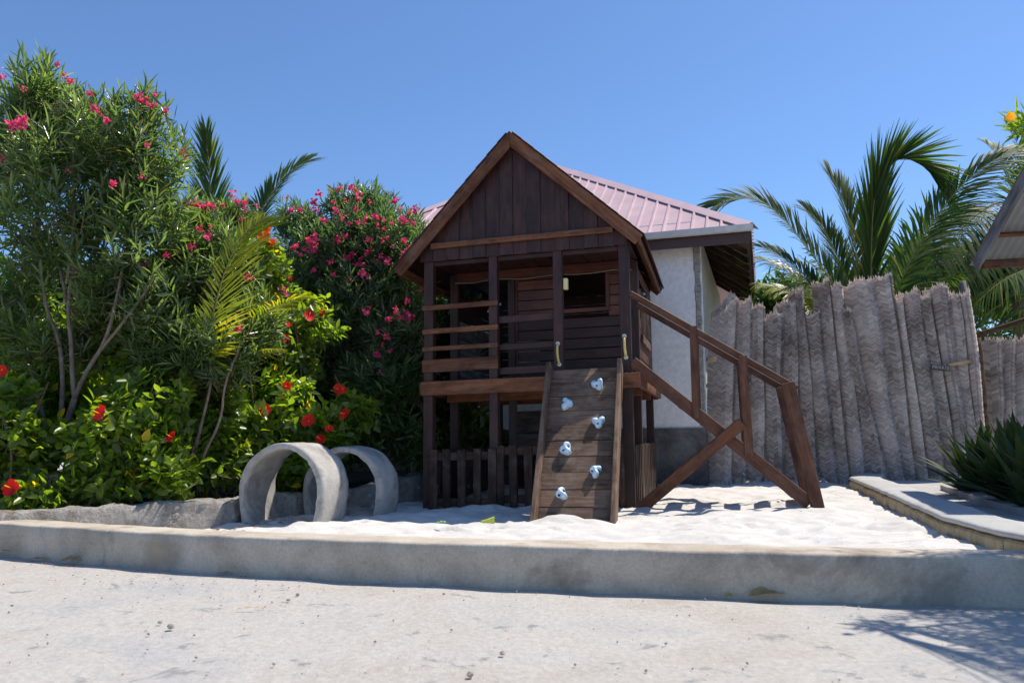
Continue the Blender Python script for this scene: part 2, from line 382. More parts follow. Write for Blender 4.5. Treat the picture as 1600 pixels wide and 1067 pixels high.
# ------------------------------------------------------------------ kerb and low walls
def resample(pts, step):
    out = []
    for a, b in zip(pts[:-1], pts[1:]):
        a, b = Vector(a), Vector(b); n = max(1, int((b - a).length / step))
        out += [a.lerp(b, i / n) for i in range(n)]
    return out + [Vector(pts[-1])]
def smooth_line(pts, it=2):
    for _ in range(it):
        q = [pts[0]]
        for a, b in zip(pts[:-1], pts[1:]):
            a, b = Vector(a), Vector(b); q += [a.lerp(b, .25), a.lerp(b, .75)]
        pts = q + [pts[-1]]
    return pts
def profile_wall(name, line, prof, mat, rough=0.0, nscale=6, seed=0, step=.06, parent=None, smooth=True, mis=None, zfun=None):
    """sweep a profile [(offset to the left of the travel direction, z)] along a line"""
    pts = resample(line, step); k = len(prof); vs = []; n = len(pts)
    for i, p in enumerate(pts):
        t = (pts[min(i + 1, n - 1)] - pts[max(i - 1, 0)]); t = Vector((t.x, t.y)).normalized(); nrm = Vector((-t.y, t.x))
        for (o, z) in prof:
            q = Vector((p.x + nrm.x * o, p.y + nrm.y * o, z if zfun is None else zfun(i / n, z)))
            if rough:
                d = mnoise.noise_vector(q * nscale + Vector((seed, 0, 0))) * rough + mnoise.noise_vector(q * nscale * 3) * rough * .45
                q = q + d
            vs.append(q)
    fs = [(i * k + j, i * k + j + 1, (i + 1) * k + j + 1, (i + 1) * k + j) for i in range(n - 1) for j in range(k - 1)]
    mb = MB(); mb.add(vs, fs)
    if mis: mb.m = [mis[j] for i in range(n - 1) for j in range(k - 1)]
    mb.add([vs[j] for j in range(k)], [tuple(range(k))]); mb.add([vs[(n - 1) * k + j] for j in range(k)], [tuple(range(k))[::-1]])
    return mb.build(name, mat, parent, smooth)
kl = smooth_line([Vector((x, y)) for x, y in KERB], 2)
kp = [(0, -.04)] + [(0.003 * math.sin(i), .0 + .222 * i / 6) for i in range(7)] + [(.003, .229), (.009, .235), (.02, .237), (.1, .238), (.19, .236), (.26, .234), (.278, .226), (.288, .21), (.29, .1), (.29, -.04)]
kerb = profile_wall('concrete_kerb', kl, kp, M['kerb'], .006, 5, 1, .07)
tag(kerb, 'long smooth grey concrete kerb running across the front of the sandpit', 'kerb')

rw = profile_wall('rubble_wall', WALL, [(0, -.04), (-.01, .04), (-.012, .10), (-.008, .16), (-.004, .22), (.0, .27), (.008, .30), (.03, .318), (.1, .325), (.17, .322), (.22, .30), (.24, .2), (.24, .0)][::1],
    M['rock'], .024, 6, 3, .03, zfun=lambda t, z: z * (0.93 + (.42 * max(0, (t - .8) / .2))))
tag(rw, 'low rough coral rubble wall edging the flower bed behind the concrete rings', 'wall')
def rubble_stones():
    for i in range(46):
        t = RS.rand(); a = int(1 + t * 5.8); a = min(a, 6); u = RS.rand()
        p = Vector(WALL[a]).lerp(Vector(WALL[a + 1]), u) if a + 1 < len(WALL) else Vector(WALL[a])
        tdir = (Vector(WALL[min(a + 1, 7)]) - Vector(WALL[a - 1])).normalized(); nrm = Vector((tdir.y, -tdir.x))
        c = Vector((p.x + nrm.x * .0, p.y + nrm.y * .0, .08 + RS.rand() * .2)); ang = math.atan2(nrm.y, nrm.x)
        s = .018 + .035 * RS.rand() ** 2
        mb = MB(); vs = []
        for j in range(5):
            for k in range(7):
                th = math.pi * (j + .5) / 5; f = 2 * math.pi * k / 7; r = s * (0.75 + .5 * RS.rand())
                lx, ly = r * math.sin(th) * math.cos(f) * .55, r * math.sin(th) * math.sin(f) * 1.35; vs.append((lx * math.cos(ang) - ly * math.sin(ang), lx * math.sin(ang) + ly * math.cos(ang), r * math.cos(th) * .9))
        fs = [(j * 7 + k, j * 7 + (k + 1) % 7, (j + 1) * 7 + (k + 1) % 7, (j + 1) * 7 + k) for j in range(4) for k in range(7)] + [tuple(range(7))[::-1], tuple(28 + k for k in range(7))]
        mb.add(vs, [f[::-1] for f in fs]); mb.build('stone', M['rock'] if i % 3 else M['pebble'], rw, False, Matrix.Translation(c))
rubble_stones()

# garden wall at the right of the sandpit: limestone face, cement cap
gl = [Vector((4.95, 11.0)), Vector((4.37, 9.95)), Vector((3.62, 7.4)), Vector((3.0, 5.4)), Vector((2.88, 4.55)), Vector((2.95, 3.95))]
gw = empty('garden_wall', (4.37, 9.95, 0))
tag(gw, 'low limestone wall with a smooth grey cement top at the right of the sandpit', 'wall')
def shift(pts, o): return [Vector((p.x - o.x, p.y - o.y)) for p in pts]
profile_wall('wall_body', shift(gl, Vector((4.37, 9.95))), [(0.33, 0.0), (.33, .22), (.02, .22), (.015, .2), (.005, .15), (0.0, .1), (.0, 0.0)], M['lime'], .012, 7, 5, .05, gw)
profile_wall('cap', shift(gl, Vector((4.37, 9.95))), [(0.35, 0.235), (.352, .262), (.345, .27), (.28, .275), (.1, .276), (.03, .275), (.005, .272), (-.010, .262), (-.008, .240), (.35, .235)], M['cap'], .006, 5, 6, .06, gw)
def lime_blocks():
    pts = resample(shift(gl, Vector((4.37, 9.95))), .02); i = 20
    while i < len(pts) - 30:
        L = int(9 + RS.rand() * 12); a, b = pts[i], pts[min(i + L, len(pts) - 1)]
        t = (b - a); t3 = Vector((t.x, t.y, 0)); n3 = Vector((-t3.y, t3.x, 0)).normalized()
        mb = MB(); h = .100 + .02 * RS.rand()
        mb.box((0, 0, 0), (t3.length, 0, 0), (0, .05, 0), (0, 0, h), .012)
        x = t3.normalized(); mw = Matrix(((x.x, n3.x, 0, a.x - n3.x * .012), (x.y, n3.y, 0, a.y - n3.y * .012), (0, 0, 1, .115), (0, 0, 0, 1)))
        mb.build('stone', M['lime'], gw, False, mw); i += L + 1
lime_blocks()
# shaded path and slab behind the garden wall
def poly_sheet(name, pts, z, mat, thick=0.0):
    mb = MB(); n = len(pts)
    top = [(x, y, z) for x, y in pts]
    if thick:
        bot = [(x, y, z - thick) for x, y in pts]
        mb.add(top + bot, [tuple(range(n))] + [(i, i + n, (i + 1) % n + n, (i + 1) % n) for i in range(n)])
    else: mb.add(top, [tuple(range(n))])
    o = mb.build(name, mat); tag(o, kind='structure'); return o
poly_sheet('side_path', [(3.2, 3.9), (9, 3.2), (9, 12), (5.2, 12), (4.5, 9.9), (3.8, 7.4), (3.25, 5.4)], .178, M['slab'])
poly_sheet('path_slab', [(3.72, 3.9), (9, 3.3), (9, 9.6), (6, 9.7), (4.95, 8.9), (4.3, 7.0), (3.85, 5.4)], .235, M['slab'], .06)

# ------------------------------------------------------------------ concrete culvert rings
def ring(loc, alpha, R, th, L, label):
    mb = MB(); n = 72; mlen = 8; vs = []
    prof = []
    for j in range(mlen + 1): prof.append((R, L * j / mlen))
    for j in range(mlen + 1): prof.append((R - th, L * (1 - j / mlen)))
    k = len(prof); rs = random.Random(int(alpha * 1000))
    for i in range(n):
        a = 2 * math.pi * i / n
        for q, (r, y) in enumerate(prof):
            p = Vector((r * math.cos(a), y, r * math.sin(a)))
            d = mnoise.noise(p * 7 + Vector((alpha * 30, 0, 0))) * .007 + mnoise.noise(p * 25) * .003
            edge = (q in (0, mlen, mlen + 1, k - 1))
            zs = 1.0 if math.sin(a) >= 0 else 1.55; rr = r + d + (-.006 if q in (0, mlen) else .006 if q in (mlen + 1, k - 1) else 0) * (1 + rs.random() * edge)
            vs.append((rr * math.cos(a), y + (mnoise.noise(Vector((a * 9, q, 3))) * .008 if edge else 0), rr * math.sin(a) * zs))
    fs = [(i * k + j, i * k + (j + 1) % k, ((i + 1) % n) * k + (j + 1) % k, ((i + 1) % n) * k + j) for i in range(n) for j in range(k)]
    mb.add(vs, fs); me = mb.mesh('culvert_ring', True)
    for i, pl in enumerate(me.polygons):
        if i % k in (mlen, k - 1): pl.use_smooth = False
    o = link('culvert_ring', me, M['ring']); o.location = loc; o.rotation_euler = (0, 0, -alpha)
    tag(o, label, 'concrete ring', 'half-buried concrete rings in the sandpit'); return o
c1 = at(437, 767, 6.9); ring((c1.x, c1.y, c1.z), rad(16), .43, .062, .50, 'nearer of the two grey concrete rings, standing in front at the left of the other')
c2 = at(533, 766, 7.6); ring((c2.x, c2.y, c2.z), rad(15), .43, .062, .46, 'farther of the two grey concrete rings, partly hidden behind the nearer one')
# ------------------------------------------------------------------ playhouse
TH = math.atan(315 / 1180.0)
HR = Vector((1.237, 7.798, 0))
house = empty('playhouse', HR, -TH)
tag(house, 'dark brown wooden playhouse on posts with a steep gable, a climbing ramp and a stair', 'playhouse')
def Lp(x, y, z): return Vector((x, y, z + .016 * x))
def board(name, mat, p0, p1, w, t, up=(0, 0, 1), parent=None, slant=0.0, bev=.004, raw=False, slant0=0.0):
    """board from p0 to p1 (centre line); w = size along 'up', t = thickness; own local X runs along it"""
    a = Vector(p0) if raw else Lp(*p0); b = Vector(p1) if raw else Lp(*p1)
    x = (b - a); L = x.length; x.normalize(); u = Vector(up); u = (u - x * u.dot(x)).normalized(); s = u.cross(x)
    mb = MB(); mb.box((-L / 2, -t / 2, -w / 2), (L, 0, 0), (0, t, 0), (0, 0, w), bev)
    if slant or slant0:
        mb.v = [((v[0] + (slant * (v[2] / w) if v[0] > 0 else slant0 * (v[2] / w))), v[1], v[2]) for v in mb.v]
    c = (a + b) / 2
    mw = Matrix(((x.x, s.x, u.x, c.x), (x.y, s.y, u.y, c.y), (x.z, s.z, u.z, c.z), (0, 0, 0, 1)))
    return mb.build(name, mat, parent if parent is not None else house, False, mw)
XL, XR = -2.305, 0.0
Zg = .0
# posts (front row, porch row, back row)
for x, w in ((-2.25, .11), (-1.495, .096), (-.77, .10), (-.055, .11)):
    board('post', M['dark'], (x, .05, Zg), (x, .05, 2.86), w, .10, (1, 0, 0))
for x, w in ((-2.22, .10), (-1.495, .085), (-.03, .09)):
    board('post', M['dark'], (x, .82, Zg), (x, .82, 2.84 if x != -1.495 else 2.72), w, .09, (1, 0, 0))
for x in (-2.25, -1.45, -.06):
    board('post', M['dark'], (x, 2.86, Zg), (x, 2.86, 2.8), .10, .09, (1, 0, 0))
# deck
dk = house
board('deck_beam', M['brown'], (-2.31, -.03, 1.403), (.09, -.03, 1.403), .155, .045)
board('deck_beam', M['brown'], (.07, .0, 1.405), (.07, 2.95, 1.405), .14, .045)
board('deck_beam', M['brown'], (-2.33, .0, 1.405), (-2.33, 2.95, 1.405), .14, .045)
board('deck_beam', M['brown'], (-2.3, 2.93, 1.40), (.05, 2.93, 1.40), .15, .045)
board('joist', M['brown'], (-2.28, .72, 1.345), (.03, .72, 1.345), .13, .05)
board('joist', M['brown'], (-2.28, 1.9, 1.345), (.03, 1.9, 1.345), .13, .05)
for i in range(20):
    y = .06 + i * .146
    board('deck_board', M['step'], (-2.3, y, 1.468), (.04, y, 1.468), .138, .024, (0, 1, 0))
# front gable
AP, TL, TR_ = (-1.25, 4.20), (-2.62, 2.755), (.17, 2.895)
def roof_z(x, off=0): 
    if x < AP[0]: return TL[1] + (AP[1] - TL[1]) * (x - TL[0]) / (AP[0] - TL[0]) - off
    return TR_[1] + (AP[1] - TR_[1]) * (x - TR_[0]) / (AP[0] - TR_[0]) - off
xs = np.linspace(-2.345, .0, 16)
def gable(yc, zb, name='gable_board', mat=M['dark'], th=.022):
    for i in range(15):
        xa, xb = xs[i], xs[i + 1]; xm = (xa + xb) / 2; w = xb - xa + (.012 if i % 2 else -.004)
        za, zb2 = roof_z(xa, .06), roof_z(xb, .06)
        if xa < AP[0] < xb: zt = roof_z(AP[0], .07) - .02; sl = 0
        else: zt = (za + zb2) / 2; sl = (zb2 - za)
        dy = .016 * (i % 2)
        if min(za, zb2) - zb < .03: zt = max(zt, zb + .05); sl = 0
        board(name, mat, (xm, yc + dy, zb), (xm, yc + dy, zt), w, th, (1, 0, 0), slant=sl * .98)
gable(-.02, 2.835)
board('trim', M['brown'], (-2.205, -.055, 3.0), (-.15, -.055, 3.003), .062, .03)
def barge(y, mat, nm='barge_board'):
    for T in (TL, TR_):
        d = Vector((AP[0] - T[0], 0, AP[1] - T[1])); L = d.length; d.normalize(); n = Vector((-d.z, 0, d.x));  n = n if n.z > 0 else -n
        a = Vector((T[0], y, T[1])) - n * .066; b = Vector((AP[0], y, AP[1] - .066 / n.z))
        tt = .066 * abs(d.z / d.x)
        board(nm, mat, tuple(a), tuple(b), .128, .035, tuple(n), slant=.128 * abs(d.z / d.x) * 1.0, bev=.005)
barge(-.14, M['brown']); barge(2.93, M['brown'])
# roof: lapped planks laid along the house on each slope
for T in (TL, TR_):
    d = Vector((T[0] - AP[0], 0, T[1] - AP[1])); L = d.length; d.normalize(); n = Vector((-d.z, 0, d.x)); n = n if n.z > 0 else -n
    k = 11
    for i in range(k):
        c = Vector((AP[0], 0, AP[1])) + d * (L * (i + .5) / k + (.024 if i == 0 else 0)) + n * (.008)
        board('roof_plank', M['dark'], (c.x, -.165, c.z), (c.x, 2.955, c.z), L / k + (.012 if i else -.034), .014, tuple(d + n * .03), bev=.003)
    e = Vector((T[0], 0, T[1])) - n * .05 - d * .02
    board('eave_board', M['brown'], (e.x, -.12, e.z), (e.x, 2.91, e.z), .09, .022, (0, 0, 1))
    for f in (.45, .97):
        e = Vector((AP[0], 0, AP[1])) + d * L * f - n * .05
        board('purlin', M['step'], (e.x, -.1, e.z), (e.x, 2.9, e.z), .07, .05, tuple(n))
# porch ceiling and beams
for i in range(12):
    xa = -2.29 + i * .192
    board('ceiling_board', M['dark'], (xa + .096, .0, 2.872), (xa + .096, .82, 2.872), .186, .016, (1, 0, 0))
board('lintel', M['dark'], (-2.2, .06, 2.815), (-.11, .06, 2.815), .05, .06)
board('beam', M['red'], (-2.2, .80, 2.80), (-.02, .80, 2.80), .115, .05)
mb = MB(); mb.tube([Lp(-2.2 + 2.15 * i / 10, .765, 2.735 - .012 * math.sin(i * 1.9)) for i in range(11)], .0045, 5)
mb.build('cable', M['cable'], house)
# cabin walls: planks one by one
WX0, WX1, WZ0, WZ1 = -.90, -.335, 2.30, 2.80 
def plank_wall(axis, fixed, a0, a1, z0, z1, hgt, mat, holes=(), th=.022, nm='wall_plank', mat2=None):
    k = int(round((z1 - z0) / hgt)); h = (z1 - z0) / k
    for i in range(k):
        za, zb = z0 + i * h, z0 + (i + 1) * h; spans = [(a0, a1)]
        for (h0, h1, hz0, hz1) in holes:
            if zb > hz0 + .02 and za < hz1 - .02:
                spans = [s for (p, q) in spans for s in ((p, min(q, h0)), (max(p, h1), q)) if s[1] - s[0] > .04]
        for (p, q) in spans:
            m_ = mat2 if (mat2 is not None and i >= k - 5) else mat
            jit = .004 * ((i * 7) % 3 - 1)
            if axis == 'x': board(nm, m_, (p, fixed + jit, (za + zb) / 2), (q, fixed + jit, (za + zb) / 2), h - .007, th)
            else: board(nm, m_, (fixed + jit, p, (za + zb) / 2), (fixed + jit, q, (za + zb) / 2), h - .007, th)
plank_wall('x', .86, -1.46, -.05, 1.49, 2.84, .1227, M['dark'], [(WX0, WX1, WZ0, WZ1)], mat2=M['red'])  # upper planks take the redder wood: bounced light painted into their colour
fr = board('window_frame', M['red'], (WX0 - .02, .842, WZ1 - .01), (WX1 + .02, .842, WZ1 - .01), .05, .03)
board('window_frame', M['red'], (WX0 - .02, .842, WZ0 + .01), (WX1 + .02, .842, WZ0 + .01), .05, .03)
board('window_frame', M['red'], (WX0 + .01, .842, WZ0 + .035), (WX0 + .01, .842, WZ1 - .035), .045, .03, (1, 0, 0))
board('window_frame', M['red'], (WX1 - .01, .842, WZ0 + .035), (WX1 - .01, .842, WZ1 - .035), .045, .03, (1, 0, 0))
board('door_jamb', M['red'], (-1.47, .838, 1.49), (-1.47, .838, 2.74), .075, .04, (1, 0, 0))
# right wall with a barred window
plank_wall('y', -.02, .87, 2.82, 1.49, 2.84, .1227, M['step'], [(1.25, 2.35, 2.0, 2.62)])
board('window_sill', M['weather'], (.0, 1.2, 1.985), (.0, 2.4, 1.985), .10, .05)
for i in range(6):
    y = 1.35 + i * .18
    board('window_bar', M['weather'], (-.012, y, 2.02), (-.012, y, 2.61), .026, .02, (0, 1, 0))
# left wall: bare grey boards, open above; back wall with an opening
plank_wall('y', -2.25, .88, 2.80, 1.49, 2.32, .125, M['grey'])
plank_wall('y', -2.25, .88, 2.80, 2.34, 2.62, .125, M['dark'])
plank_wall('x', 2.84, -2.2, -.1, 1.49, 2.84, .125, M['dark'], [(-2.08, -1.62, 1.6, 2.36)])
gable(2.86, 2.845, 'gable_board')
for i in range(8):
    board('ceiling_board', M['dark'], (-2.22, 1.0 + i * .24, 2.868), (-.1, 1.0 + i * .24, 2.868), .235, .016, (0, 1, 0))
# railings
for z, h, y in ((2.308, .056, -.012), (2.041, .057, -.012), (1.845, .049, -.012), (1.653, .141, -.014)):
    board('rail', M['brown'], (-2.315, y, z), (-1.435, y, z + .006), h, .022)
for z, h in ((2.137, .078), (1.832, .066), (1.568, .08)):
    board('rail', M['dark'], (-1.45, .085, z), (-.82, .085, z + .004), h, .025)
# nail heads
nb = MB()
def nail(c, n):
    n = Vector(n).normalized(); u = n.orthogonal().normalized(); w = n.cross(u)
    nb.add([c + n * .0025] + [c + (u * math.cos(a * 1.0472) + w * math.sin(a * 1.0472)) * .0058 for a in range(6)], [(0, 1 + a, 1 + (a + 1) % 6) for a in range(6)])
for z in (2.308, 2.041, 1.845, 1.653):
    for x in (-2.265, -2.235, -1.51, -1.475): nail(Lp(x, -.0255, z), (0, -1, 0))
for x in (-2.25, -1.5, -.78, -.05):
    for dz in (-.04, .04): nail(Lp(x, -.0535, 1.403 + dz), (0, -1, 0))
for i in range(13): nail(Lp(-2.13 + i * .16, -.0715, 3.0), (0, -1, 0))
# hand grips either side of the ramp
for x, z in ((-.765, 1.715), (-.058, 1.755)):
    pts = [Lp(x - .008 + .012 * i / 8, -.006 - .062 * math.sin(math.pi * i / 8) ** .6, z + .105 - .21 * i / 8) for i in range(9)]
    mb = MB(); mb.tube(pts, [.016, .014, .013, .013, .013, .013, .013, .014, .016], 8)
    hg = mb.build('hand_grip', M['yellow'], house, True)
    for s in (1, -1):
        mb = MB(); c = Lp(x - .008 + (.012 if s < 0 else 0), -.001, z + s * .112)
        mb.tube([c, c + Vector((0, -.012, 0)), c + Vector((0, -.02, 0))], [.024, .024, .016], 10); mb.build('cap', M['capwhite'], hg, True)
mb = MB(); mb.box(Lp(-.715, .03, 2.415), (.05, 0, 0), (0, .06, 0), (0, 0, .125), .008); mb.build('yellow_box', M['creambox'], house)
# string-light bulbs etc. are not legible in the photo
# lower level: picket panels
def picket_panel(axis, xs_, base, z0, z1s, w, th, rails, mat=M['picket'], rail_y=.03, x0=None, x1=None):
    p = bpy.data.objects.new('picket_panel', None); col.objects.link(p); p.parent = house
    for i, a in enumerate(xs_):
        zt = z1s + .006 * math.sin(i * 2.3); wob = .008 * math.sin(i * 5.1)
        if axis == 'x': board('picket', mat, (a, base, z0), (a + wob, base, zt), w * (1 + .12 * math.sin(i * 3.3)), th, (1, 0, 0), parent=p)
        else: board('picket', mat, (base, a, z0), (base, a + wob, zt), w, th, (0, 1, 0), parent=p)
    for z in rails:
        if axis == 'x': board('rail', mat, (x0, base + rail_y, z), (x1, base + rail_y, z), .085, .03, parent=p)
        else: board('rail', mat, (base - rail_y, x0, z), (base - rail_y, x1, z), .08, .03, parent=p)
picket_panel('x', (-2.16, -2.005, -1.835, -1.665, -1.50), -.055, .05, .735, .085, .026, (.66, .17), x0=-2.25, x1=-1.45)
picket_panel('x', (-1.415, -1.27, -1.105, -.935, -.80, -.66, -.5, -.34, -.19), -.03, .05, .765, .085, .026, (.71, .20), x0=-1.46, x1=-.11)
picket_panel('y', [.16 + .19 * i for i in range(15)], .0, .05, .735, .10, .024, (.66, .18), x0=.1, x1=2.84)
picket_panel('y', [.16 + .19 * i for i in range(15)], -2.30, .05, .725, .10, .024, (.66, .18), x0=.1, x1=2.84, rail_y=-.03)
for z in (1.07, .74, .41, .15):
    board('back_plank', M['grey'] if z > .6 else M['picket'], (-2.08, 2.80, z), (-1.2, 2.80, z), .30, .025)
board('side_plank', M['picket'], (-.15, -.02, .05), (-.15, -.02, .72), .10, .02, (1, 0, 0))

# climbing ramp
ramp_o = bpy.data.objects.new('climbing_ramp', None); col.objects.link(ramp_o); ramp_o.parent = house
Tl, Tr = Lp(-.845, -.075, 1.535), Lp(-.105, -.075, 1.535)
Bl, Br = Vector((-.79, -1.10, .045)), Vector((-.075, -1.10, .055))
def rp(u, v): return Tl.lerp(Bl, v).lerp(Tr.lerp(Br, v), u)
rx = (Tr - Tl).normalized(); rd = (rp(.5, 1) - rp(.5, 0)).normalized(); rn = rx.cross(rd); rn = rn if rn.y < 0 else -rn
NPL = 10
for i in range(NPL):
    v = (i + .5) / NPL; a, b = rp(.03, v), rp(.97, v); j = rn * (.004 * ((i * 5) % 3 - 1))
    board('plank', M['weather'], a + j, b + j, (rp(.5, 1) - rp(.5, 0)).length / NPL - .006, .03, tuple(rd), parent=ramp_o, raw=True)
for u in (0.0, 1.0):
    a, b = rp(u, -.015), rp(u, 1.02)
    board('side_rail', M['weather'], a + rn * .035, b + rn * .035, .17, .045, tuple(rn), parent=ramp_o, raw=True, bev=.006)
board('foot_board', M['weather'], rp(-.02, 1.012) + rn * .02, rp(1.02, 1.012) + rn * .02, .02, .05, tuple(rd), parent=ramp_o, raw=True)
for i in range(NPL):
    for u in (.06, .94):
        for dv in (.28, .72): nail(rp(u, (i + dv) / NPL) + rn * .0205, rn)
tag(nb.build('nails', M['bolt'], house), kind='stuff')
def hold(u, v, ang, seed):
    rs = random.Random(seed); mb = MB(); nr, na = 9, 26; vs = []
    ph_ = [rs.random() * 6.28 for _ in range(4)]; sx = .95 + .2 * rs.random()
    holes = [(.036, 0.35 + rs.random() * .4), (.030, 3.3 + rs.random() * .5)]
    for i in range(nr + 1):
        t = i / nr
        for j in range(na):
            a = 2 * math.pi * j / na
            R_ = .050 * (1 + .20 * math.cos(3 * a + ph_[0] * .2) + .09 * math.cos(2 * a + ph_[1]) + .05 * math.cos(5 * a + ph_[2])) * sx
            r = R_ * math.sin(min(1, t * 1.06) * math.pi / 2) ** .9
            x, y = r * math.cos(a), r * math.sin(a) * 1.12
            h = .062 * math.cos(t * math.pi / 2) ** .45 if t < 1 else 0
            h += .010 * math.cos(2 * a + ph_[3]) * t * (1 - t) * 3
            for hr, ha in holes:
                hx, hy = .030 * math.cos(ha), .030 * math.sin(ha)
                dd = math.hypot(x - hx, y - hy); h -= .024 * math.exp(-(dd / .017) ** 2)
            vs.append((x, y, max(0, h)))
    fs = [(i * na + j, i * na + (j + 1) % na, (i + 1) * na + (j + 1) % na, (i + 1) * na + j) for i in range(nr) for j in range(na)]
    mb.add(vs, [f[::-1] for f in fs])
    for hr, ha in holes:
        hx, hy = .030 * math.cos(ha), .030 * math.sin(ha)
        mb.tube([(hx, hy, .02), (hx, hy, .038)], [.012, .011], 8, mi=1)
    c = rp(u, v) + rn * .014; up = -rd; x = up.cross(rn)
    Rm = Matrix(((x.x, up.x, rn.x, c.x), (x.y, up.y, rn.y, c.y), (x.z, up.z, rn.z, c.z), (0, 0, 0, 1))) @ Matrix.Rotation(ang, 4, 'Z')
    mb.build('climbing_hold', [M['hold'], M['bolt']], ramp_o, True, Rm)
for i, (u, v, an) in enumerate(((.70, .13, 1.2), (.29, .26, 2.2), (.74, .39, .9), (.33, .56, 3.4), (.74, .70, 2.9), (.32, .83, 3.6))): hold(u, v, an, 40 + i)
# stair
stair = bpy.data.objects.new('stair', None); col.objects.link(stair); stair.parent = house
def stair_side(y, outer):
    s = M['step']
    def V_(x, z, dy=0): return Vector((x, y + dy, z))
    board('stringer', s, V_(.0, 1.595), V_(1.66, .175), .125, .04, (0, 0, 1), parent=stair, raw=True, slant=0, bev=.006)
    board('handrail', s, V_(.0, 2.315, -.005), V_(1.60, 1.275, -.005), .066, .05, (0, 0, 1), parent=stair, raw=True, bev=.006)
    board('baluster', s, V_(.63, 1.0, -.03), V_(.635, 1.94, -.03), .075, .03, (1, 0, 0), parent=stair, raw=True)
    board('baluster', s, V_(1.125, .62, -.03), V_(1.105, 1.62, -.03), .085, .035, (1, 0, 0), parent=stair, raw=True)
    board('end_post', s, V_(1.735, .08, -.035), V_(1.515, 1.34, -.035), .125, .035, (1, 0, 0), parent=stair, raw=True, bev=.006)
    board('brace', M['brown'], V_(.01, .07, outer * .06), V_(1.075, .955, outer * .06), .115, .035, (0, 0, 1), parent=stair, raw=True, bev=.006)
stair_side(.02, -1); stair_side(.74, 1)
for i in range(8):
    t = (i + .55) / 8; x, z = 1.66 * t, 1.595 - 1.42 * t - .015
    board('tread', M['weather'], (x, .04 - .03, z - .016 * x), (x, .72 + .03, z - .016 * x), .15, .028, (1, 0, 0), parent=stair)
# ------------------------------------------------------------------ white house behind
BT = math.atan(.33)
B0 = Vector((2.72, 10.83, 0))
bld = empty('white_house', B0, -BT)
tag(bld, 'white plastered house with a faded maroon metal hip roof behind the playhouse', 'house')
WB, WD = 7.0, 6.6
def bx(name, mat, x0, x1, y0, y1, z0, z1, parent=bld, b=0.0):
    mb = MB(); mb.box((x0, y0, z0), (x1 - x0, 0, 0), (0, y1 - y0, 0), (0, 0, z1 - z0), b); return mb.build(name, mat, parent)
bx('wall', M['plaster'], -WB, -.012, 0, .2, .93, 3.95)
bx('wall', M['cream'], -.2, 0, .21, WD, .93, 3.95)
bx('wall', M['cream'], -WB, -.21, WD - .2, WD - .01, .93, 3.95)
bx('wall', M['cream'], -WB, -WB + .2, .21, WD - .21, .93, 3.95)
bx('plinth', M['base'], -WB - .03, .03, -.03, WD + .03, -.05, .928)
def jag():
    mb = MB(); rs = random.Random(4); z = .95
    while z < 3.85:
        h = .05 + rs.random() * .09; w = .03 + rs.random() * .055
        mb.box((-.03 - w * .3, -.012 - rs.random() * .012, z), (w + .02, 0, 0), (0, .06, 0), (0, 0, h), .012); z += h * .92
    mb.build('stone_quoin', M['rough'], bld)
jag()
bx('downpipe', M['gutter'], .015, .055, .03, .07, .93, 3.6, b=.012)
G = at(1174, 352, 10.3); Gl = Vector(((G - B0).x, (G - B0).y, 0)); 
gx = Gl.x * math.cos(BT) - Gl.y * math.sin(BT); gy = Gl.x * math.sin(BT) + Gl.y * math.cos(BT); gz = G.z
RW, RP = 8.0, math.tan(rad(34.5)); ha = RW / 2
pk = Vector((gx - ha, gy + ha, gz + ha * RP))
E4 = [Vector((gx, gy, gz)), Vector((gx - RW, gy, gz)), Vector((gx - RW, gy + RW, gz)), Vector((gx, gy + RW, gz))]
rf = bpy.data.objects.new('roof', None); col.objects.link(rf); rf.parent = bld
for i in range(4):
    a, b = E4[i], E4[(i + 1) % 4]; n = (b - a).cross(pk - a).normalized(); n = n if n.z > 0 else -n
    mb = MB(); mb.add([a, b, pk, a - n * .006, b - n * .006, pk - n * .006], [(0, 2, 1) if False else (0, 1, 2), (3, 5, 4), (0, 3, 4, 1), (1, 4, 5, 2), (2, 5, 3, 0)])
    mb.build('roof_sheet', [M['roofpink']] if i in (0, 1, 2) else [M['roofpink']], rf)
def ribs(i, parts):
    a, b = E4[i], E4[(i + 1) % 4]; e = (b - a).normalized(); L = (b - a).length; mid = (a + b) / 2
    up = (pk - mid); sl = up.length; up.normalize(); n = e.cross(up); n = n if n.z > 0 else -n
    alls = MB(); k = int(L / .205)
    for j in range(1, k):
        s = L * j / k; d = (1 - abs(2 * s / L - 1)) * sl
        if d < .16: continue
        d -= .13; o = a + e * s
        mb = MB() if parts else alls
        vs = []
        for q in (0.0, d):
            for (x, h) in ((-.028, .001), (-.012, .026), (.012, .026), (.028, .001)): vs.append(o + up * (q - .02) + e * x + n * h)
        mb.add(vs, [(0, 1, 5, 4), (1, 2, 6, 5), (2, 3, 7, 6), (0, 3, 2, 1), (4, 5, 6, 7)])
        if parts: mb.build('roof_rib', M['roofpink'], rf)
    if not parts: alls.build('roof_rib', M['roofpink'], rf)
for i in range(4): ribs(i, i == 0)
a, b = E4[3], E4[0]; n = (b - a).cross(pk - a).normalized(); n = n if n.z > 0 else -n
mb = MB(); dd = (b - a); mb.add([a - n * .02 + dd * .03, b - n * .02 - dd * .03, pk - n * .02], [(0, 1, 2)]); mb.build('underside_sheet', M['tin'], rf)
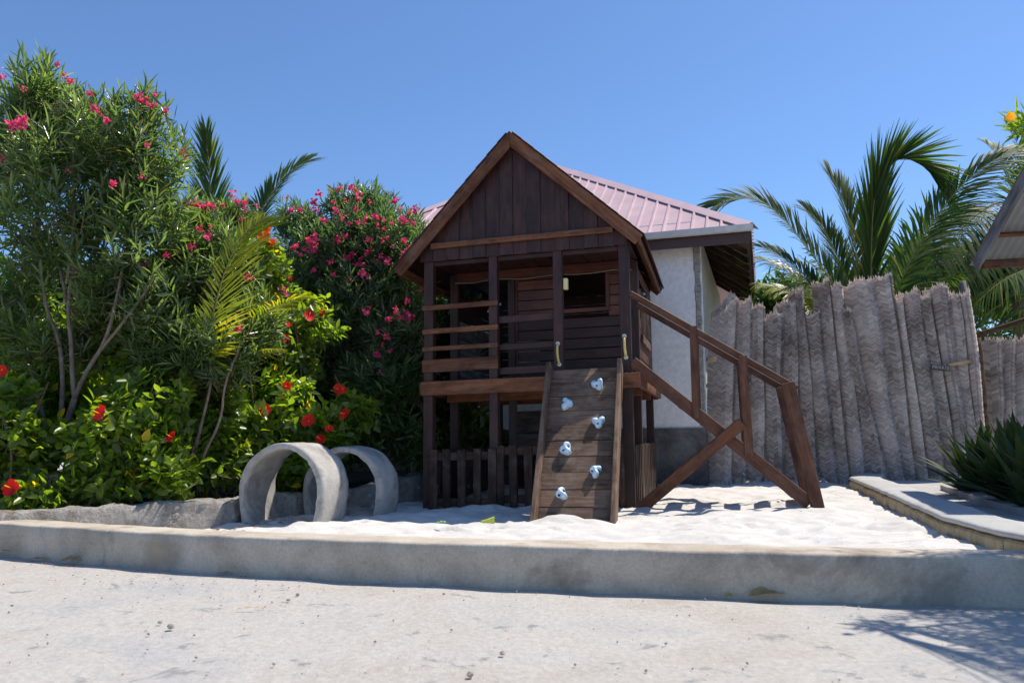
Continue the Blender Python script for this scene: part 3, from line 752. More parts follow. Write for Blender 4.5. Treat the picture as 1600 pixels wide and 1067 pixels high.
for i in range(4):      # hip caps: folded sheet standing a little above the ribs
    a = E4[i]; d = (pk - a); L = d.length; d.normalize(); s = d.cross(Vector((0, 0, 1))).normalized(); up = s.cross(d)
    mb = MB(); vs = []
    for q in (.0, L + .02):
        c = a + d * q
        for (x, h) in ((-.15, -.045), (-.148, -.035), (0, .045), (.148, -.035), (.15, -.045)): vs.append(c + s * x + up * h)
    mb.add(vs, [(0, 1, 6, 5), (1, 2, 7, 6), (2, 3, 8, 7), (3, 4, 9, 8)]); mb.build('ridge_cap', M['roofpink'], rf)
# gutter and fascia at the front, fascia and rafters under the right eave
mb = MB(); pr = [(0, 0), (-.005, -.045), (-.03, -.085), (-.075, -.095), (-.11, -.085), (-.12, -.0), (-.113, .0), (-.104, -.078), (-.07, -.086), (-.03, -.076), (-.012, -.04), (-.008, 0)]
vs = [(x, gy - .005 + p[0] + .01, gz - .004 + p[1]) for x in (gx - RW, gx + .02) for p in pr]; k = len(pr)
mb.add(vs, [(i, (i + 1) % k, k + (i + 1) % k, k + i) for i in range(k)] + [tuple(range(k))[::-1], tuple(range(k, 2 * k))])
mb.build('gutter', M['gutter'], bld)
bx('fascia', M['maroon'], gx - RW + .04, gx - .03, gy + .012, gy + .04, gz - .235, gz - .02)
bx('fascia', M['rust'], gx - .075, gx - .045, gy + .045, gy + RW - .05, gz - .16, gz - .02)
for y in np.arange(gy + 1.5, gy + RW - 1.5, .62):      # rafters rise inward to the wall
    mb = MB(); mb.box((0, -.025, -.05), (-1.3 / math.cos(math.atan(RP)), 0, 0), (0, .05, 0), (0, 0, .09), .004)
    o = mb.build('rafter', M['rust'], bld); o.matrix_local = Matrix.Translation((gx - .08, y, gz - .045)) @ Matrix.Rotation(math.atan(RP), 4, 'Y')
for q in (.25, .62):
    x = gx - .1 - q; bx('purlin', M['rust'], x - .03, x + .03, gy + q + .25, gy + RW - q - .3, gz + (q + .1) * RP - .045, gz + (q + .1) * RP - .012)

# ------------------------------------------------------------------ woven palm-leaf fence
def woven_mat(parent, bl, br, tl, tr, seed, top_drop=.25, rowh=.021):
    """one hanging strip of plaited coconut leaf between four corner points (world), with every blade its own raised face"""
    rs = np.random.RandomState(seed)
    bl, br, tl, tr = map(Vector, (bl, br, tl, tr)); H = ((tl - bl).length + (tr - br).length) / 2
    W_ = (br - bl).length; ncol = max(4, int(round(W_ / .052))); rows = int(H / rowh)
    def S(u, v, d=0.0):
        p = bl.lerp(br, u).lerp(tl.lerp(tr, u), v)
        bow = -.10 * math.sin(math.pi * min(1, max(0, u)) ** 1.25) ** .8 - .085 * u + .012 * math.sin(v * 9 + seed) 
        return (p.x + .010 * math.sin(v * 7 + seed * 2), p.y + bow - d, p.z)
    sl0 = .040
    def top(u): return 1 - top_drop * max(0, .85 - u) ** 1.2 - .012 * max(0, u - .85) / .15 + .008 * math.sin(u * 9 + seed)
    V = []; Fq = []; tint = []
    nu, nv = 8, 24; b = 0
    for j in range(nv + 1):
        for i in range(nu + 1):
            u = i / nu; V.append(S(u, min(j / nv, 1) * top(u) * .985, -.004))
    for j in range(nv):
        for i in range(nu): a = j * (nu + 1) + i; Fq.append((a, a + 1, a + nu + 2, a + nu + 1)); tint.append(.05)
    base_t = .25 + .35 * rs.rand()
    for c in range(ncol):
        u0, u1 = c / ncol, (c + 1) / ncol; s = 1 if c % 2 else -1
        ct = base_t + .15 * (rs.rand() - .5) - (.12 if c >= ncol - 1 else 0)
        for r in range(-2, rows):
            v0 = (r + rs.rand() * .25) / rows; hh = rowh / H * ((1.25 if c < ncol - 1 else .75) + .3 * rs.rand()); sl = .055 / H * s
            va, vb = (v0, v0 + sl) if s > 0 else (v0 - sl, v0)
            va, vb = v0 + (0 if s > 0 else sl0 / H), v0 + (sl0 / H if s > 0 else 0)
            um = (u0 + u1) / 2
            if min(va, vb) > top(um) or min(va, vb) < -.012: continue
            ta, tb_ = top(u0) + .006 * rs.rand(), top(u1) + .006 * rs.rand()
            lift = (.008 + .010 * rs.rand()) if c < ncol - 1 else (.018 + .022 * rs.rand()); n0 = len(V)
            e = .012
            V += [S(u0 - e, min(va, ta), lift * .2), S(u1 + e, min(vb, tb_), lift), S(u1 + e, min(vb + hh, tb_), .003), S(u0 - e, min(va + hh, ta), -.002)]
            Fq.append((n0, n0 + 1, n0 + 2, n0 + 3)); tint.append(min(1, max(0, ct + .42 * (rs.rand() - .5) + .18 * math.sin(v0 * 7 + seed * 1.7) * math.sin(v0 * 17 + seed) + (.25 if rs.rand() < .06 else 0))))
    # frayed fringe at top and foot
    for q in range(70):
        u = rs.rand(); vt = top(u) * (.985 + .01 * rs.rand()); n0 = len(V); L = (.015 + .075 * rs.rand() ** 2) / H; w = .007 / W_
        du = (rs.rand() - .5) * .12
        V += [S(u - w, vt, .006), S(u + w, vt, .006), S(u + w * .3 + du, vt + L, .012), S(u + du, vt + L, .012)]
        Fq.append((n0, n0 + 1, n0 + 2, n0 + 3)); tint.append(.3 + .6 * rs.rand())
    for q in range(14):
        u = rs.rand(); n0 = len(V); L = (.03 + .05 * rs.rand()) / H; w = .012 / W_
        V += [S(u - w, .02, .01), S(u + w, .02, .01), S(u + w + .03 * (rs.rand() - .5), -L, .02), S(u - w, -L * .9, .02)]
        Fq.append((n0, n0 + 1, n0 + 2, n0 + 3)); tint.append(.2 + .6 * rs.rand())
    V = np.array(V) - np.array(parent.location)
    link('woven_mat', np_mesh('woven_mat', V, Fq, tint), M['weave'], parent)
YF = 11.02
fence = empty('woven_fence', (4.8, YF + .05, 0))
tag(fence, 'tall fence of grey plaited palm-leaf strips with a jagged top behind the stair', 'fence')
mats = [(1112, 1118, 503), (1140, 1149, 471), (1163, 1171, 470), (1192, 1190, 479), (1219, 1218, 491), (1249, 1240, 474), (1276, 1250, 452), (1303, 1276, 489), (1325, 1290, 440), (1350, 1309, 445),
        (1379, 1322, 486), (1406, 1357, 438), (1428, 1388, 430), (1446, 1405, 466), (1472, 1428, 454), (1495, 1448, 466), (1512, 1472, 447), (1530, 1492, 460), (1540, 1507, 452)]
for i in range(1, len(mats)):
    b0, t0, _ = mats[i - 1]; b1, t1, ty = mats[i]
    Y = YF - .02 * i + .018 * (i % 2)
    if i in (7, 10): Y -= .03
    yb = 752 + 3 * math.sin(i * 1.7)
    ext = 9 if i not in (10,) else 4
    woven_mat(fence, at(b0 - ext, yb, Y + .05), at(b1 + 2, yb, Y), at(t0 - ext, ty, Y + .05), at(t1 + 2, ty, Y), 100 + i, (.015 + .05 * ((i * 7) % 5) / 4) if i not in (1, 18) else .15)
# dark piece of matting behind, under the house eave
woven_mat(fence, at(1106, 640, YF + .3), at(1142, 640, YF + .3), at(1112, 462, YF + .3), at(1146, 462, YF + .3), 77, .2)
for i, (z, y) in enumerate(((.75, .16), (1.55, .16), (2.3, .16))):
    mb = MB(); a, b = at(1106, 700, YF + .2), at(1538, 700, YF + .0)
    mb.tube([Vector((a.x, a.y + .02, z)) - fence.location, Vector((b.x, b.y + .12, z)) - fence.location], .028, 8); mb.build('rail', M['rust'], fence, True)
f2 = empty('side_fence', (7.6, 11.2, 0))
tag(f2, 'lower stretch of woven palm-leaf fence beyond the leaning post at the right edge', 'fence')
sm_ = [(1541, 1538), (1562, 1561), (1578, 1579), (1597, 1598), (1622, 1622), (1650, 1651), (1680, 1680)]
for i in range(1, len(sm_)):
    b0, t0 = sm_[i - 1]; b1, t1 = sm_[i]; Y = 11.35 - .04 * i
    woven_mat(f2, at(b0 - 4, 745, Y + .05), at(b1 + 2, 745, Y), at(t0 - 4, 531, Y + .05), at(t1 + 2, 531, Y), 300 + i, .02, .036 if i == 1 else .024)
# post, rail pole and the small boards fixed to the fence
def pole(name, pts, r, mat, label, cat, n=9):
    mb = MB(); pts = [Vector(p) for p in pts]; o = pts[0]
    q = resample([p for p in pts], .25)
    q = [p + mnoise.noise_vector(p * 2.2) * r * .5 for p in q]
    rr = [r * (1 + .12 * mnoise.noise(p * 5)) for p in q]
    mb.tube([p - o for p in q], rr, n); ob = mb.build(name, mat, None, True); ob.location = o; tag(ob, label, cat); return ob
pole('fence_post', [at(1548, 752, 10.75), at(1527, 526, 10.78)], .05, M['rust'], 'leaning grey wooden post between the tall and the low woven fence', 'post')
pole('pole_rail', [at(1516, 528, 10.7), at(1610, 497, 10.4), at(1720, 470, 10.0)], .04, M['rust'], 'thin rounded pole sloping up to the right above the low woven fence', 'pole')
pole('palm_stalk', [at(1532, 745, 10.9), at(1520, 560, 10.9), at(1512, 500, 10.9), at(1503, 440, 10.9)], .045, M['palmtrunk'], 'ragged dry palm stalk rising to a point at the right end of the tall fence', 'palm stalk')
def small_board(name, mat, a, b, h, t, label, cat):
    x = (b - a); L = x.length; x.normalize(); s = Vector((-x.y, x.x, 0)).normalized(); u = x.cross(s); u = u if u.z > 0 else -u
    mb = MB(); mb.box((-L / 2, -t / 2, -h / 2), (L, 0, 0), (0, t, 0), (0, 0, h), .004)
    c = (a + b) / 2; mw = Matrix(((x.x, s.x, u.x, c.x), (x.y, s.y, u.y, c.y), (x.z, s.z, u.z, c.z), (0, 0, 0, 1)))
    o = mb.build(name, mat); o.matrix_world = mw; tag(o, label, cat); return o
sg = small_board('private_sign', M['signgrey'], at(1454.5, 573, 10.5), at(1484, 576, 10.5), .078, .022, 'small grey board lettered PRIVATE fixed to the tall woven fence', 'sign')
fc = bpy.data.curves.new('lettering', 'FONT'); fc.body = 'PRIVATE'; fc.size = .068; fc.align_x = 'CENTER'; fc.align_y = 'CENTER'; fc.extrude = .001; fc.space_character = 1.05
ft = bpy.data.objects.new('lettering_tmp', fc); col.objects.link(ft)
bpy.context.view_layer.update()
me = bpy.data.meshes.new_from_object(ft.evaluated_get(bpy.context.evaluated_depsgraph_get())); bpy.data.objects.remove(ft)
wd = max(v.co.x for v in me.vertices) - min(v.co.x for v in me.vertices)
for v in me.vertices: v.co.x *= .235 / wd
lt = link('lettering', me, M['letter'], sg); lt.matrix_local = Matrix.Translation((0, -.0135, .0)) @ Matrix.Rotation(rad(90), 4, 'X')
me.materials.clear(); me.materials.append(M['letter'])
small_board('wood_batten', M['pale'], at(1480, 570, 10.52), at(1520, 564, 10.5), .05, .03, 'pale wooden batten just right of the PRIVATE sign on the fence', 'batten')
small_board('wood_peg', M['pale'], at(1104, 561.5, 10.72), at(1119, 561.5, 10.72), .06, .06, 'short sawn wooden peg sticking out at the left end of the woven fence', 'wood peg')

# ------------------------------------------------------------------ corner of a tin-roofed shelter at the right edge
hut = empty('tin_shelter', (5.6, 7.0, 0))
tag(hut, 'corner of a corrugated tin shelter roof with a grey barge board at the right edge', 'shelter')
def H_(p): return Vector(p) - Vector((5.6, 7.0, 0))
e0 = at(1522, 412, 8.0); e1 = at(1612, 248, 6.9)            # rake: low far corner, rising towards the camera
rk = (e1 - e0); rk_ext = e0 + rk * 1.6
right = Vector((1, -.12, .02)).normalized()
def hboard(name, mat, a, b, w, t, up):
    a, b = H_(a), H_(b); x = (b - a); L = x.length; x.normalize(); u = Vector(up); u = (u - x * u.dot(x)).normalized(); s = u.cross(x)
    mb = MB(); mb.box((-L / 2, -t / 2, -w / 2), (L, 0, 0), (0, t, 0), (0, 0, w), .005); c = (a + b) / 2
    return mb.build(name, mat, hut, False, Matrix(((x.x, s.x, u.x, c.x), (x.y, s.y, u.y, c.y), (x.z, s.z, u.z, c.z), (0, 0, 0, 1))))
rn_ = right.cross(rk).normalized(); rn_ = rn_ if rn_.z > 0 else -rn_
hboard('barge_board', M['greypaint'], e0 - rn_ * .05, rk_ext - rn_ * .05, .13, .03, rn_)
hboard('eave_beam', M['brown'], e0 - rn_ * .09 + right * .03 + rk * .05, e0 - rn_ * .09 + right * 3 + rk * .05, .09, .05, (0, 0, 1))
for f in (.32, .75, 1.2): hboard('batten', M['brown'], e0 + rk * f - rn_ * .04 + right * .03, e0 + rk * f - rn_ * .04 + right * 3, .045, .04, rn_)
mb = MB(); vs = []; nn = 170
for i in range(nn):
    s = 3.0 * i / (nn - 1); h = .009 * math.sin(s / .076 * 6.283)
    for q in (-.03, 1.62):
        vs.append(H_(e0 + right * (s - .03) + rk * q + rn_ * (.012 + h)))
mb.add(vs, [(2 * i, 2 * i + 2, 2 * i + 3, 2 * i + 1) for i in range(nn - 1)]); mb.build('roof_sheet', M['tinlight'], hut, True)
for px_, Yp in ((1.35, 7.6), (1.35, 6.3), (2.8, 7.3)):
    a = Vector((4.9 + px_, Yp, .1)); zt = e0.z + (8.0 - Yp) / 1.1 * rk.z + .0
    hboard('shelter_post', M['brown'], a, Vector((a.x, a.y, zt - .06)), .09, .09, (1, 0, 0))
# ------------------------------------------------------------------ vegetation
def unit(a): return a / np.maximum(np.linalg.norm(a, axis=-1, keepdims=True), 1e-9)
def leaf_arrays(P, D, Nn, L, W_, fold=.35, wide=.38, droop=.12):
    """folded leaf blades: base, two shoulders each side, tip -> two quads"""
    S_ = unit(np.cross(D, Nn)); Nn = unit(np.cross(S_, D))
    L = L[:, None]; W_ = W_[:, None]
    z = Nn * (W_ * fold)
    v0 = P; v3 = P + D * L - Nn * L * droop
    m1 = P + D * L * wide + 0 * Nn; m2 = P + D * L * (wide + .34) - Nn * L * droop * .45
    a1 = m1 + S_ * W_ * .5 + z * .5; a2 = m2 + S_ * W_ * .40 + z * .4
    b1 = m1 - S_ * W_ * .5 + z * .5; b2 = m2 - S_ * W_ * .40 + z * .4
    V = np.stack([v0, a1, a2, v3, b2, b1], 1); n = len(P); i = np.arange(n)[:, None] * 6
    Fq = np.concatenate([i + np.array([[0, 1, 2, 3]]), i + np.array([[0, 3, 4, 5]])], 1).reshape(-1, 4)
    return V.reshape(-1, 3), Fq
def shoots_in(blobs, rs):
    """blobs: (centre, radii, count) -> shoot tip points and outward directions"""
    Ps, Ds = [], []
    for c, r, n in blobs:
        d = unit(rs.normal(size=(n, 3))); t = rs.rand(n) ** .38
        t = t * (1 + .16 * np.sin(d[:, 0] * 5 + c[0] * 9) * np.sin(d[:, 2] * 6 + c[2] * 7) + .12 * (rs.rand(n) - .5))
        Ps.append(np.array(c) + d * np.array(r) * t[:, None]); Ds.append(d)
    return np.concatenate(Ps), np.concatenate(Ds)
def foliage(parent, mat, blobs, seed, nleaf, L, W_, shoot_len, updir=.75, out=.6, spread=(30, 75), fold=.35, wide=.38, droop=.12, zmin=.3, twigs=None, twig_r=.004, name='foliage', gaps=None):
    rs = np.random.RandomState(seed)
    P, O = shoots_in(blobs, rs)
    keep = P[:, 2] > zmin
    if gaps: # open pockets in the crown
        g = np.sin(P[:, 0] * gaps[0] + seed) * np.sin(P[:, 2] * gaps[0] * 1.2 + 2 * seed) * np.sin(P[:, 1] * gaps[0] * .9 + seed * 3)
        keep &= g < gaps[1]
    P, O = P[keep], O[keep]; n = len(P)
    D = unit(O * out + np.array([0, 0, updir]) + rs.normal(size=(n, 3)) * .38)
    k = nleaf; t = np.tile((np.arange(k) + .5) / k, n).reshape(n, k)
    a = rs.rand(n)[:, None] * 6.28 + np.arange(k)[None, :] * 2.4 + rs.normal(size=(n, k)) * .3
    u = unit(np.cross(D, np.array([.3, .2, .9]) + rs.normal(size=(n, 3)) * .05)); w = np.cross(D, u)
    rad_ = u[:, None, :] * np.cos(a)[..., None] + w[:, None, :] * np.sin(a)[..., None]
    ang = np.radians(spread[1] - (spread[1] - spread[0]) * t + rs.normal(size=(n, k)) * 10)
    base = P[:, None, :] - D[:, None, :] * (shoot_len * (1 - t))[..., None]
    ld = D[:, None, :] * np.cos(ang)[..., None] + rad_ * np.sin(ang)[..., None]
    nn = D[:, None, :] * np.sin(ang)[..., None] - rad_ * np.cos(ang)[..., None]
    m = n * k
    ll = L * (.65 + .6 * rs.rand(m)); ww = W_ * (.75 + .5 * rs.rand(m)) 
    V, Fq = leaf_arrays(base.reshape(m, 3), unit(ld.reshape(m, 3)), nn.reshape(m, 3) + rs.normal(size=(m, 3)) * .38, ll, ww, fold, wide, droop)
    tint = np.clip(np.repeat(rs.rand(n), k) * .35 + rs.rand(m) * .40 + .26 * t.reshape(m), 0, .93); tint[rs.rand(m) < .012] = 1.0
    V = V - np.array(parent.location)
    o = link(name, np_mesh(name, V, Fq, np.repeat(tint, 2)), mat, parent); tag(o, kind='stuff')
    if twigs is not None:       # thin twigs from each shoot back to the nearest stem
        T = np.array([list(p) for p in twigs]); mb = MB()
        sel = np.arange(n) if n < 420 else rs.permutation(n)[:420]
        for i in sel:
            p = P[i]; dd = np.linalg.norm(T - p, axis=1) + .6 * np.maximum(0, T[:, 2] - p[2] + .1); q = T[np.argmin(dd)]
            s = p - D[i] * shoot_len * 1.1; mid = (q * .55 + s * .45) - np.array([0, 0, .04])
            loc = np.array(parent.location)
            mb.tube([Vector(q - loc), Vector(mid - loc), Vector(s - loc), Vector(p - loc)], [twig_r * 1.8, twig_r * 1.3, twig_r, twig_r * .6], 3, cap=False)
        tag(mb.build('twigs', M['twig'], parent, True), kind='stuff')
    return P, O, D
def stems(parent, lists, mat, name='stem'):
    pts_all = []
    for pts, r0, r1 in lists:
        q = smooth_line([Vector(p) for p in pts], 2); n = len(q); pts_all += resample(q, .12)
        q = [p + mnoise.noise_vector(p * 3) * .012 for p in q]
        mb = MB(); mb.tube([p - Vector(parent.location) for p in q], [r0 + (r1 - r0) * i / (n - 1) for i in range(n)], 8)
        mb.build(name, mat, parent, True)
    return pts_all
# flower meshes, shared
def flower_mesh(name, npet, R, cup, wide_, mat, cluster=0, spread_=0.05, seed=0, column=None):
    rs = np.random.RandomState(seed); V = []; Fq = []; tint = []
    heads = [(np.zeros(3), np.array([0, 0, 1.0]))] if not cluster else [(rs.normal(size=3) * spread_ * np.array([1, 1, .7]), unit(rs.normal(size=3) + np.array([0, 0, .8]))) for _ in range(cluster)]
    V.append(np.zeros(3) - np.array([0, 0, R * .5 if cluster else 0])); k0 = 0
    for c, nz in heads:
        hc = len(V); V.append(c)
        if cluster: V.append(c - nz * .004 + np.array([.003, 0, 0])); V.append(np.array([.003, 0, -R * .5])); Fq.append((0, hc, hc + 1, hc + 2)); tint.append(0)
        u = unit(np.cross(nz, [.31, .5, .2])); w = np.cross(nz, u); a0 = rs.rand() * 6.28
        for i in range(npet):
            a = a0 + 6.283 * i / npet + rs.normal() * .1; d = u * math.cos(a) + w * math.sin(a); s = -u * math.sin(a) + w * math.cos(a)
            r = R * (.85 + .3 * rs.rand()); n0 = len(V); wv = (rs.rand() - .5) * .25 * r
            n0 -= 1
            V += [c + d * r * .45 + s * r * wide_ * .42 + nz * r * cup * .55, c + d * r * .93 + s * r * wide_ * .36 + nz * (r * cup + wv), c + d * r + nz * (r * cup * .9 - wv * .4),
                  c + d * r * .93 - s * r * wide_ * .36 + nz * (r * cup - wv), c + d * r * .45 - s * r * wide_ * .42 + nz * r * cup * .5]
            Fq += [(hc, n0 + 1, n0 + 2, n0 + 3), (hc, n0 + 3, n0 + 4, n0 + 5)]; tt = rs.rand(); tint += [tt, tt]
    me = np_mesh(name, V, Fq, tint); me.materials.append(mat)
    return me
OLE = [flower_mesh('oleander_flower', 6, .026, .45, 1.0, M['pink'], 17, .036, s) for s in range(3)] + [flower_mesh('oleander_flower', 5, .024, .5, .9, M['pinkpale'], 8, .034, 9)]
OLES = [flower_mesh('oleander_flower', 5, .026, .35, 1.0, M['pink'], 4, .026, 20 + s) for s in range(2)]
HIB = [flower_mesh('hibiscus_flower', 5, .066, .38, 1.15, M['redf'], 0, 0, s) for s in range(3)]
HIBO = [flower_mesh('hibiscus_flower', 5, .066, .38, 1.15, M['orangef'], 0, 0, 5)]
PIST = None
def pistil():
    mb = MB(); mb.tube([(0, 0, 0), (.004, 0, .04), (.01, 0, .078)], [.0035, .0035, .005], 5)
    return mb.mesh('pistil', True)
PIST = pistil()
def front_hit(px, py, blobs, default_Y):
    r = FW + RT * ((px - 800) / F_PX) - UP * ((py - 533.5) / F_PX); r = np.array(r / r.y); o = np.array([0, 0, CAM_H]); best = None
    for c, R, n in blobs:
        R = np.array(R) * 1.02; a = r / R; b = (o - np.array(c)) / R; A = a @ a; B = 2 * a @ b; C_ = b @ b - 1; dsc = B * B - 4 * A * C_
        if dsc > 0:
            t = (-B - math.sqrt(dsc)) / (2 * A); best = t if best is None else min(best, t)
    t = default_Y if best is None else best
    return Vector(o + r * t)
def put_flowers(parent, blobs, lst, meshes, Y, kind='ole', scale=1.0, seed=0):
    rs = random.Random(seed)
    for i, it in enumerate(lst):
        px, py = it[0], it[1]; s = (it[2] if len(it) > 2 else 1.0) * scale
        p = front_hit(px, py, blobs, Y) - Vector((0, .03, 0))
        me = meshes[rs.randrange(len(meshes))]
        o = link('oleander_flower' if kind == 'ole' else 'hibiscus_flower', me, None, parent)
        if kind == 'ole': rot = Matrix.Rotation(rs.random() * 6.28, 4, 'Z') @ Matrix.Rotation(rs.random() * 1.2, 4, 'X')
        else:
            face = Vector((rs.uniform(-.7, .7), -1, rs.uniform(-.1, .6))).normalized(); rot = face.to_track_quat('Z', 'Y').to_matrix().to_4x4() @ Matrix.Rotation(rs.random() * 6.28, 4, 'Z')
        o.matrix_local = Matrix.Translation(p - Vector(parent.location)) @ rot @ Matrix.Scale(s, 4)
        if kind == 'hib':
            q = link('pistil', PIST, M['yelf'] if not PIST.materials else None, o)
def B(px, py, Y, rx, ry, rz, n): return (tuple(at(px, py, Y)), (rx, ry, rz), n)

# tall oleander at far left
oa = empty('oleander_tree', at(88, 776, 7.2))
tag(oa, 'tall many-stemmed oleander tree at the far left with a few pink flowers in its crown', 'oleander tree')
def A(*l): return [at(x, y, Y) for x, y, Y in l]
st = stems(oa, [
    (A((72, 778, 7.2), (90, 710, 7.15), (118, 622, 7.1)), .038, .029),
    (A((118, 622, 7.1), (110, 560, 7.1), (106, 470, 7.15), (122, 380, 7.2), (150, 280, 7.3), (165, 200, 7.3)), .024, .008),
    (A((118, 622, 7.1), (140, 570, 7.05), (162, 540, 7.0), (182, 480, 7.0), (195, 400, 7.1), (215, 320, 7.2), (245, 230, 7.2)), .024, .007),
    (A((150, 556, 7.05), (188, 510, 6.9), (212, 480, 6.9), (250, 420, 6.9)), .017, .007),
    (A((94, 700, 7.15), (98, 610, 7.2), (94, 530, 7.2), (72, 480, 7.2), (62, 420, 7.2), (58, 330, 7.25), (70, 220, 7.3)), .026, .008),
    (A((104, 470, 7.15), (90, 400, 7.3), (40, 300, 7.4), (10, 210, 7.4)), .018, .007),
    (A((106, 440, 7.15), (118, 330, 7.0), (110, 240, 7.0), (120, 160, 7.0)), .018, .006),
    (A((195, 400, 7.1), (225, 370, 7.4), (270, 300, 7.5), (290, 260, 7.5)), .014, .005),
    (A((85, 745, 7.2), (60, 600, 7.5), (10, 480, 7.6), (-40, 330, 7.6)), .026, .008)], M['bark'])
ba = [B(60, 195, 7.3, .62, .65, .50, 330), B(130, 235, 7.2, .70, .7, .62, 420), B(222, 235, 7.2, .42, .55, .50, 260), B(-40, 250, 7.4, .7, .7, .8, 300),
      B(95, 330, 7.2, .80, .6, .50, 300), B(225, 340, 7.2, .45, .55, .50, 240), B(80, 130, 7.2, .30, .4, .22, 100), B(230, 170, 7.2, .24, .35, .2, 80), B(30, 430, 7.5, .55, .5, .5, 160), B(170, 430, 7.3, .5, .5, .4, 170), B(60, 510, 7.4, .45, .4, .35, 130), B(240, 460, 7.1, .3, .3, .35, 110), B(140, 500, 7.5, .5, .3, .35, 130)]
foliage(oa, M['leaf_ole'], [(c, r, int(n * .50)) for c, r, n in ba], 11, 15, .175, .023, .28, .85, .55, (18, 80), .3, .4, .06, twigs=st, gaps=(4.2, .26))
put_flowers(oa, ba, [(37, 196, 1.35), (24, 198, 1.0), (107, 124, .9), (112, 130, .7), (40, 143, .7), (3, 122, .7), (228, 160, 1.1), (218, 155, .8), (240, 167, .8), (143, 150, .7), (262, 177, .8), (92, 104, .6), (288, 240, .8), (292, 248, .6), (150, 172, .7), (170, 190, .8), (160, 182, .6), (232, 230, .6), (222, 278, .7), (180, 290, .7), (112, 270, .6), (245, 150, .6), (3, 250, .6), (0, 358, .7)], OLE, 7, 'ole', .72, 1)

# smaller oleander left of centre
ob = empty('oleander_shrub', at(292, 782, 7.35))
tag(ob, 'loose oleander shrub with a spray of pink flowers beside the yellow palm', 'oleander shrub')
st = stems(ob, [
    (A((286, 782, 7.35), (305, 700, 7.3), (325, 630, 7.25), (338, 540, 7.3), (330, 440, 7.4)), .022, .007),
    (A((288, 782, 7.35), (320, 710, 7.2), (345, 660, 7.15), (350, 600, 7.1), (385, 520, 7.2)), .020, .006),
    (A((300, 715, 7.3), (290, 620, 7.4), (270, 500, 7.5), (265, 380, 7.6)), .016, .006)], M['bark'])
bb = [B(335, 400, 7.7, .50, .5, .42, 240), B(290, 440, 7.6, .5, .5, .5, 220), B(300, 345, 7.9, .42, .4, .22, 130), B(370, 340, 8.0, .3, .3, .16, 80), B(330, 540, 7.35, .5, .4, .35, 230), B(400, 500, 7.6, .30, .3, .3, 100), B(250, 540, 7.4, .35, .35, .35, 110)]
foliage(ob, M['leaf_ole'], bb, 12, 14, .15, .020, .22, .75, .6, (22, 70), .3, .4, .08, twigs=st)
put_flowers(ob, bb, [(324, 323, 1.2), (310, 322, 1.0), (331, 326, 1.0), (296, 318, .7), (363, 306, 1.0), (382, 318, 1.0), (383, 328, .8), (371, 316, .7), (403, 325, .8), (350, 323, .6), (379, 344, .6), (327, 370, 1.0), (312, 360, .8), (330, 358, .6), (300, 386, .8), (228, 415, 1.0), (386, 434, 1.1), (388, 430, .7), (374, 514, .8), (446, 456, 1.0), (450, 462, .6), (262, 400, .6), (292, 318, .6), (300, 325, .6)], OLE, 7.3, 'ole', .68, 2)

# big oleander left of the playhouse
oc = empty('oleander_bush', at(600, 742, 9.6))
tag(oc, 'wide dense oleander bush full of pink flowers just left of the playhouse', 'oleander bush')
st = stems(oc, [
    (A((606, 742, 9.6), (612, 660, 9.6), (600, 560, 9.7), (580, 450, 9.8), (560, 360, 9.9)), .035, .010),
    (A((606, 740, 9.6), (620, 640, 9.5), (640, 540, 9.6), (640, 430, 9.7)), .030, .009),
    (A((596, 742, 9.6), (570, 640, 9.7), (520, 520, 9.8), (490, 410, 9.8)), .024, .007)], M['bark'])
bc = [B(575, 375, 9.9, .80, .7, .58, 520), B(500, 415, 9.8, .60, .65, .62, 400), B(635, 420, 9.7, .50, .6, .72, 420), B(555, 480, 9.6, .85, .6, .6, 480), B(625, 520, 9.4, .5, .45, .5, 300), B(560, 318, 10, .5, .4, .22, 150), B(462, 345, 9.9, .36, .4, .25, 110), B(600, 590, 9.3, .6, .4, .35, 200), B(500, 540, 9.6, .5, .4, .5, 180)]
foliage(oc, M['leaf_ole_dark'], [(c, r, int(n * .75)) for c, r, n in bc], 13, 14, .15, .022, .20, .8, .6, (22, 72), .3, .4, .06, twigs=st)
fl = [(500, 305), (516, 297), (530, 296), (548, 296), (557, 300), (492, 318), (487, 328), (495, 330), (508, 345), (525, 330), (535, 342), (540, 315), (521, 318), (558, 328), (578, 318), (600, 345), (612, 350), (600, 360), (590, 355), (617, 316), (648, 328), (640, 334), (625, 330), (605, 372), (598, 378), (577, 376), (580, 390), (560, 310), (530, 372), (541, 371), (528, 376), (460, 386), (478, 390), (486, 385), (492, 384), (490, 392), (470, 398), (441, 402), (482, 376), (493, 372), (490, 378), (595, 402), (590, 410), (553, 397), (565, 404), (558, 414), (566, 414), (547, 403), (614, 387), (632, 378), (640, 388), (603, 412), (607, 408), (491, 424), (576, 435), (522, 431), (630, 420), (650, 420), (656, 440), (658, 454), (638, 472), (572, 488), (618, 483), (620, 490), (602, 528), (604, 528), (590, 520), (598, 540), (610, 548), (590, 555), (607, 500), (628, 497), (641, 497), (638, 489), (592, 582), (560, 350), (587, 340), (470, 330), (450, 310), (455, 330), (633, 400), (570, 345), (545, 350), (575, 395), (548, 437), (516, 410), (540, 405), (566, 428), (645, 350), (632, 345)]
rs_ = random.Random(5); fl = [(x, y, .65 + .5 * rs_.random()) for x, y in fl]
put_flowers(oc, bc, fl, OLE, 9.3, 'ole', .66, 3)

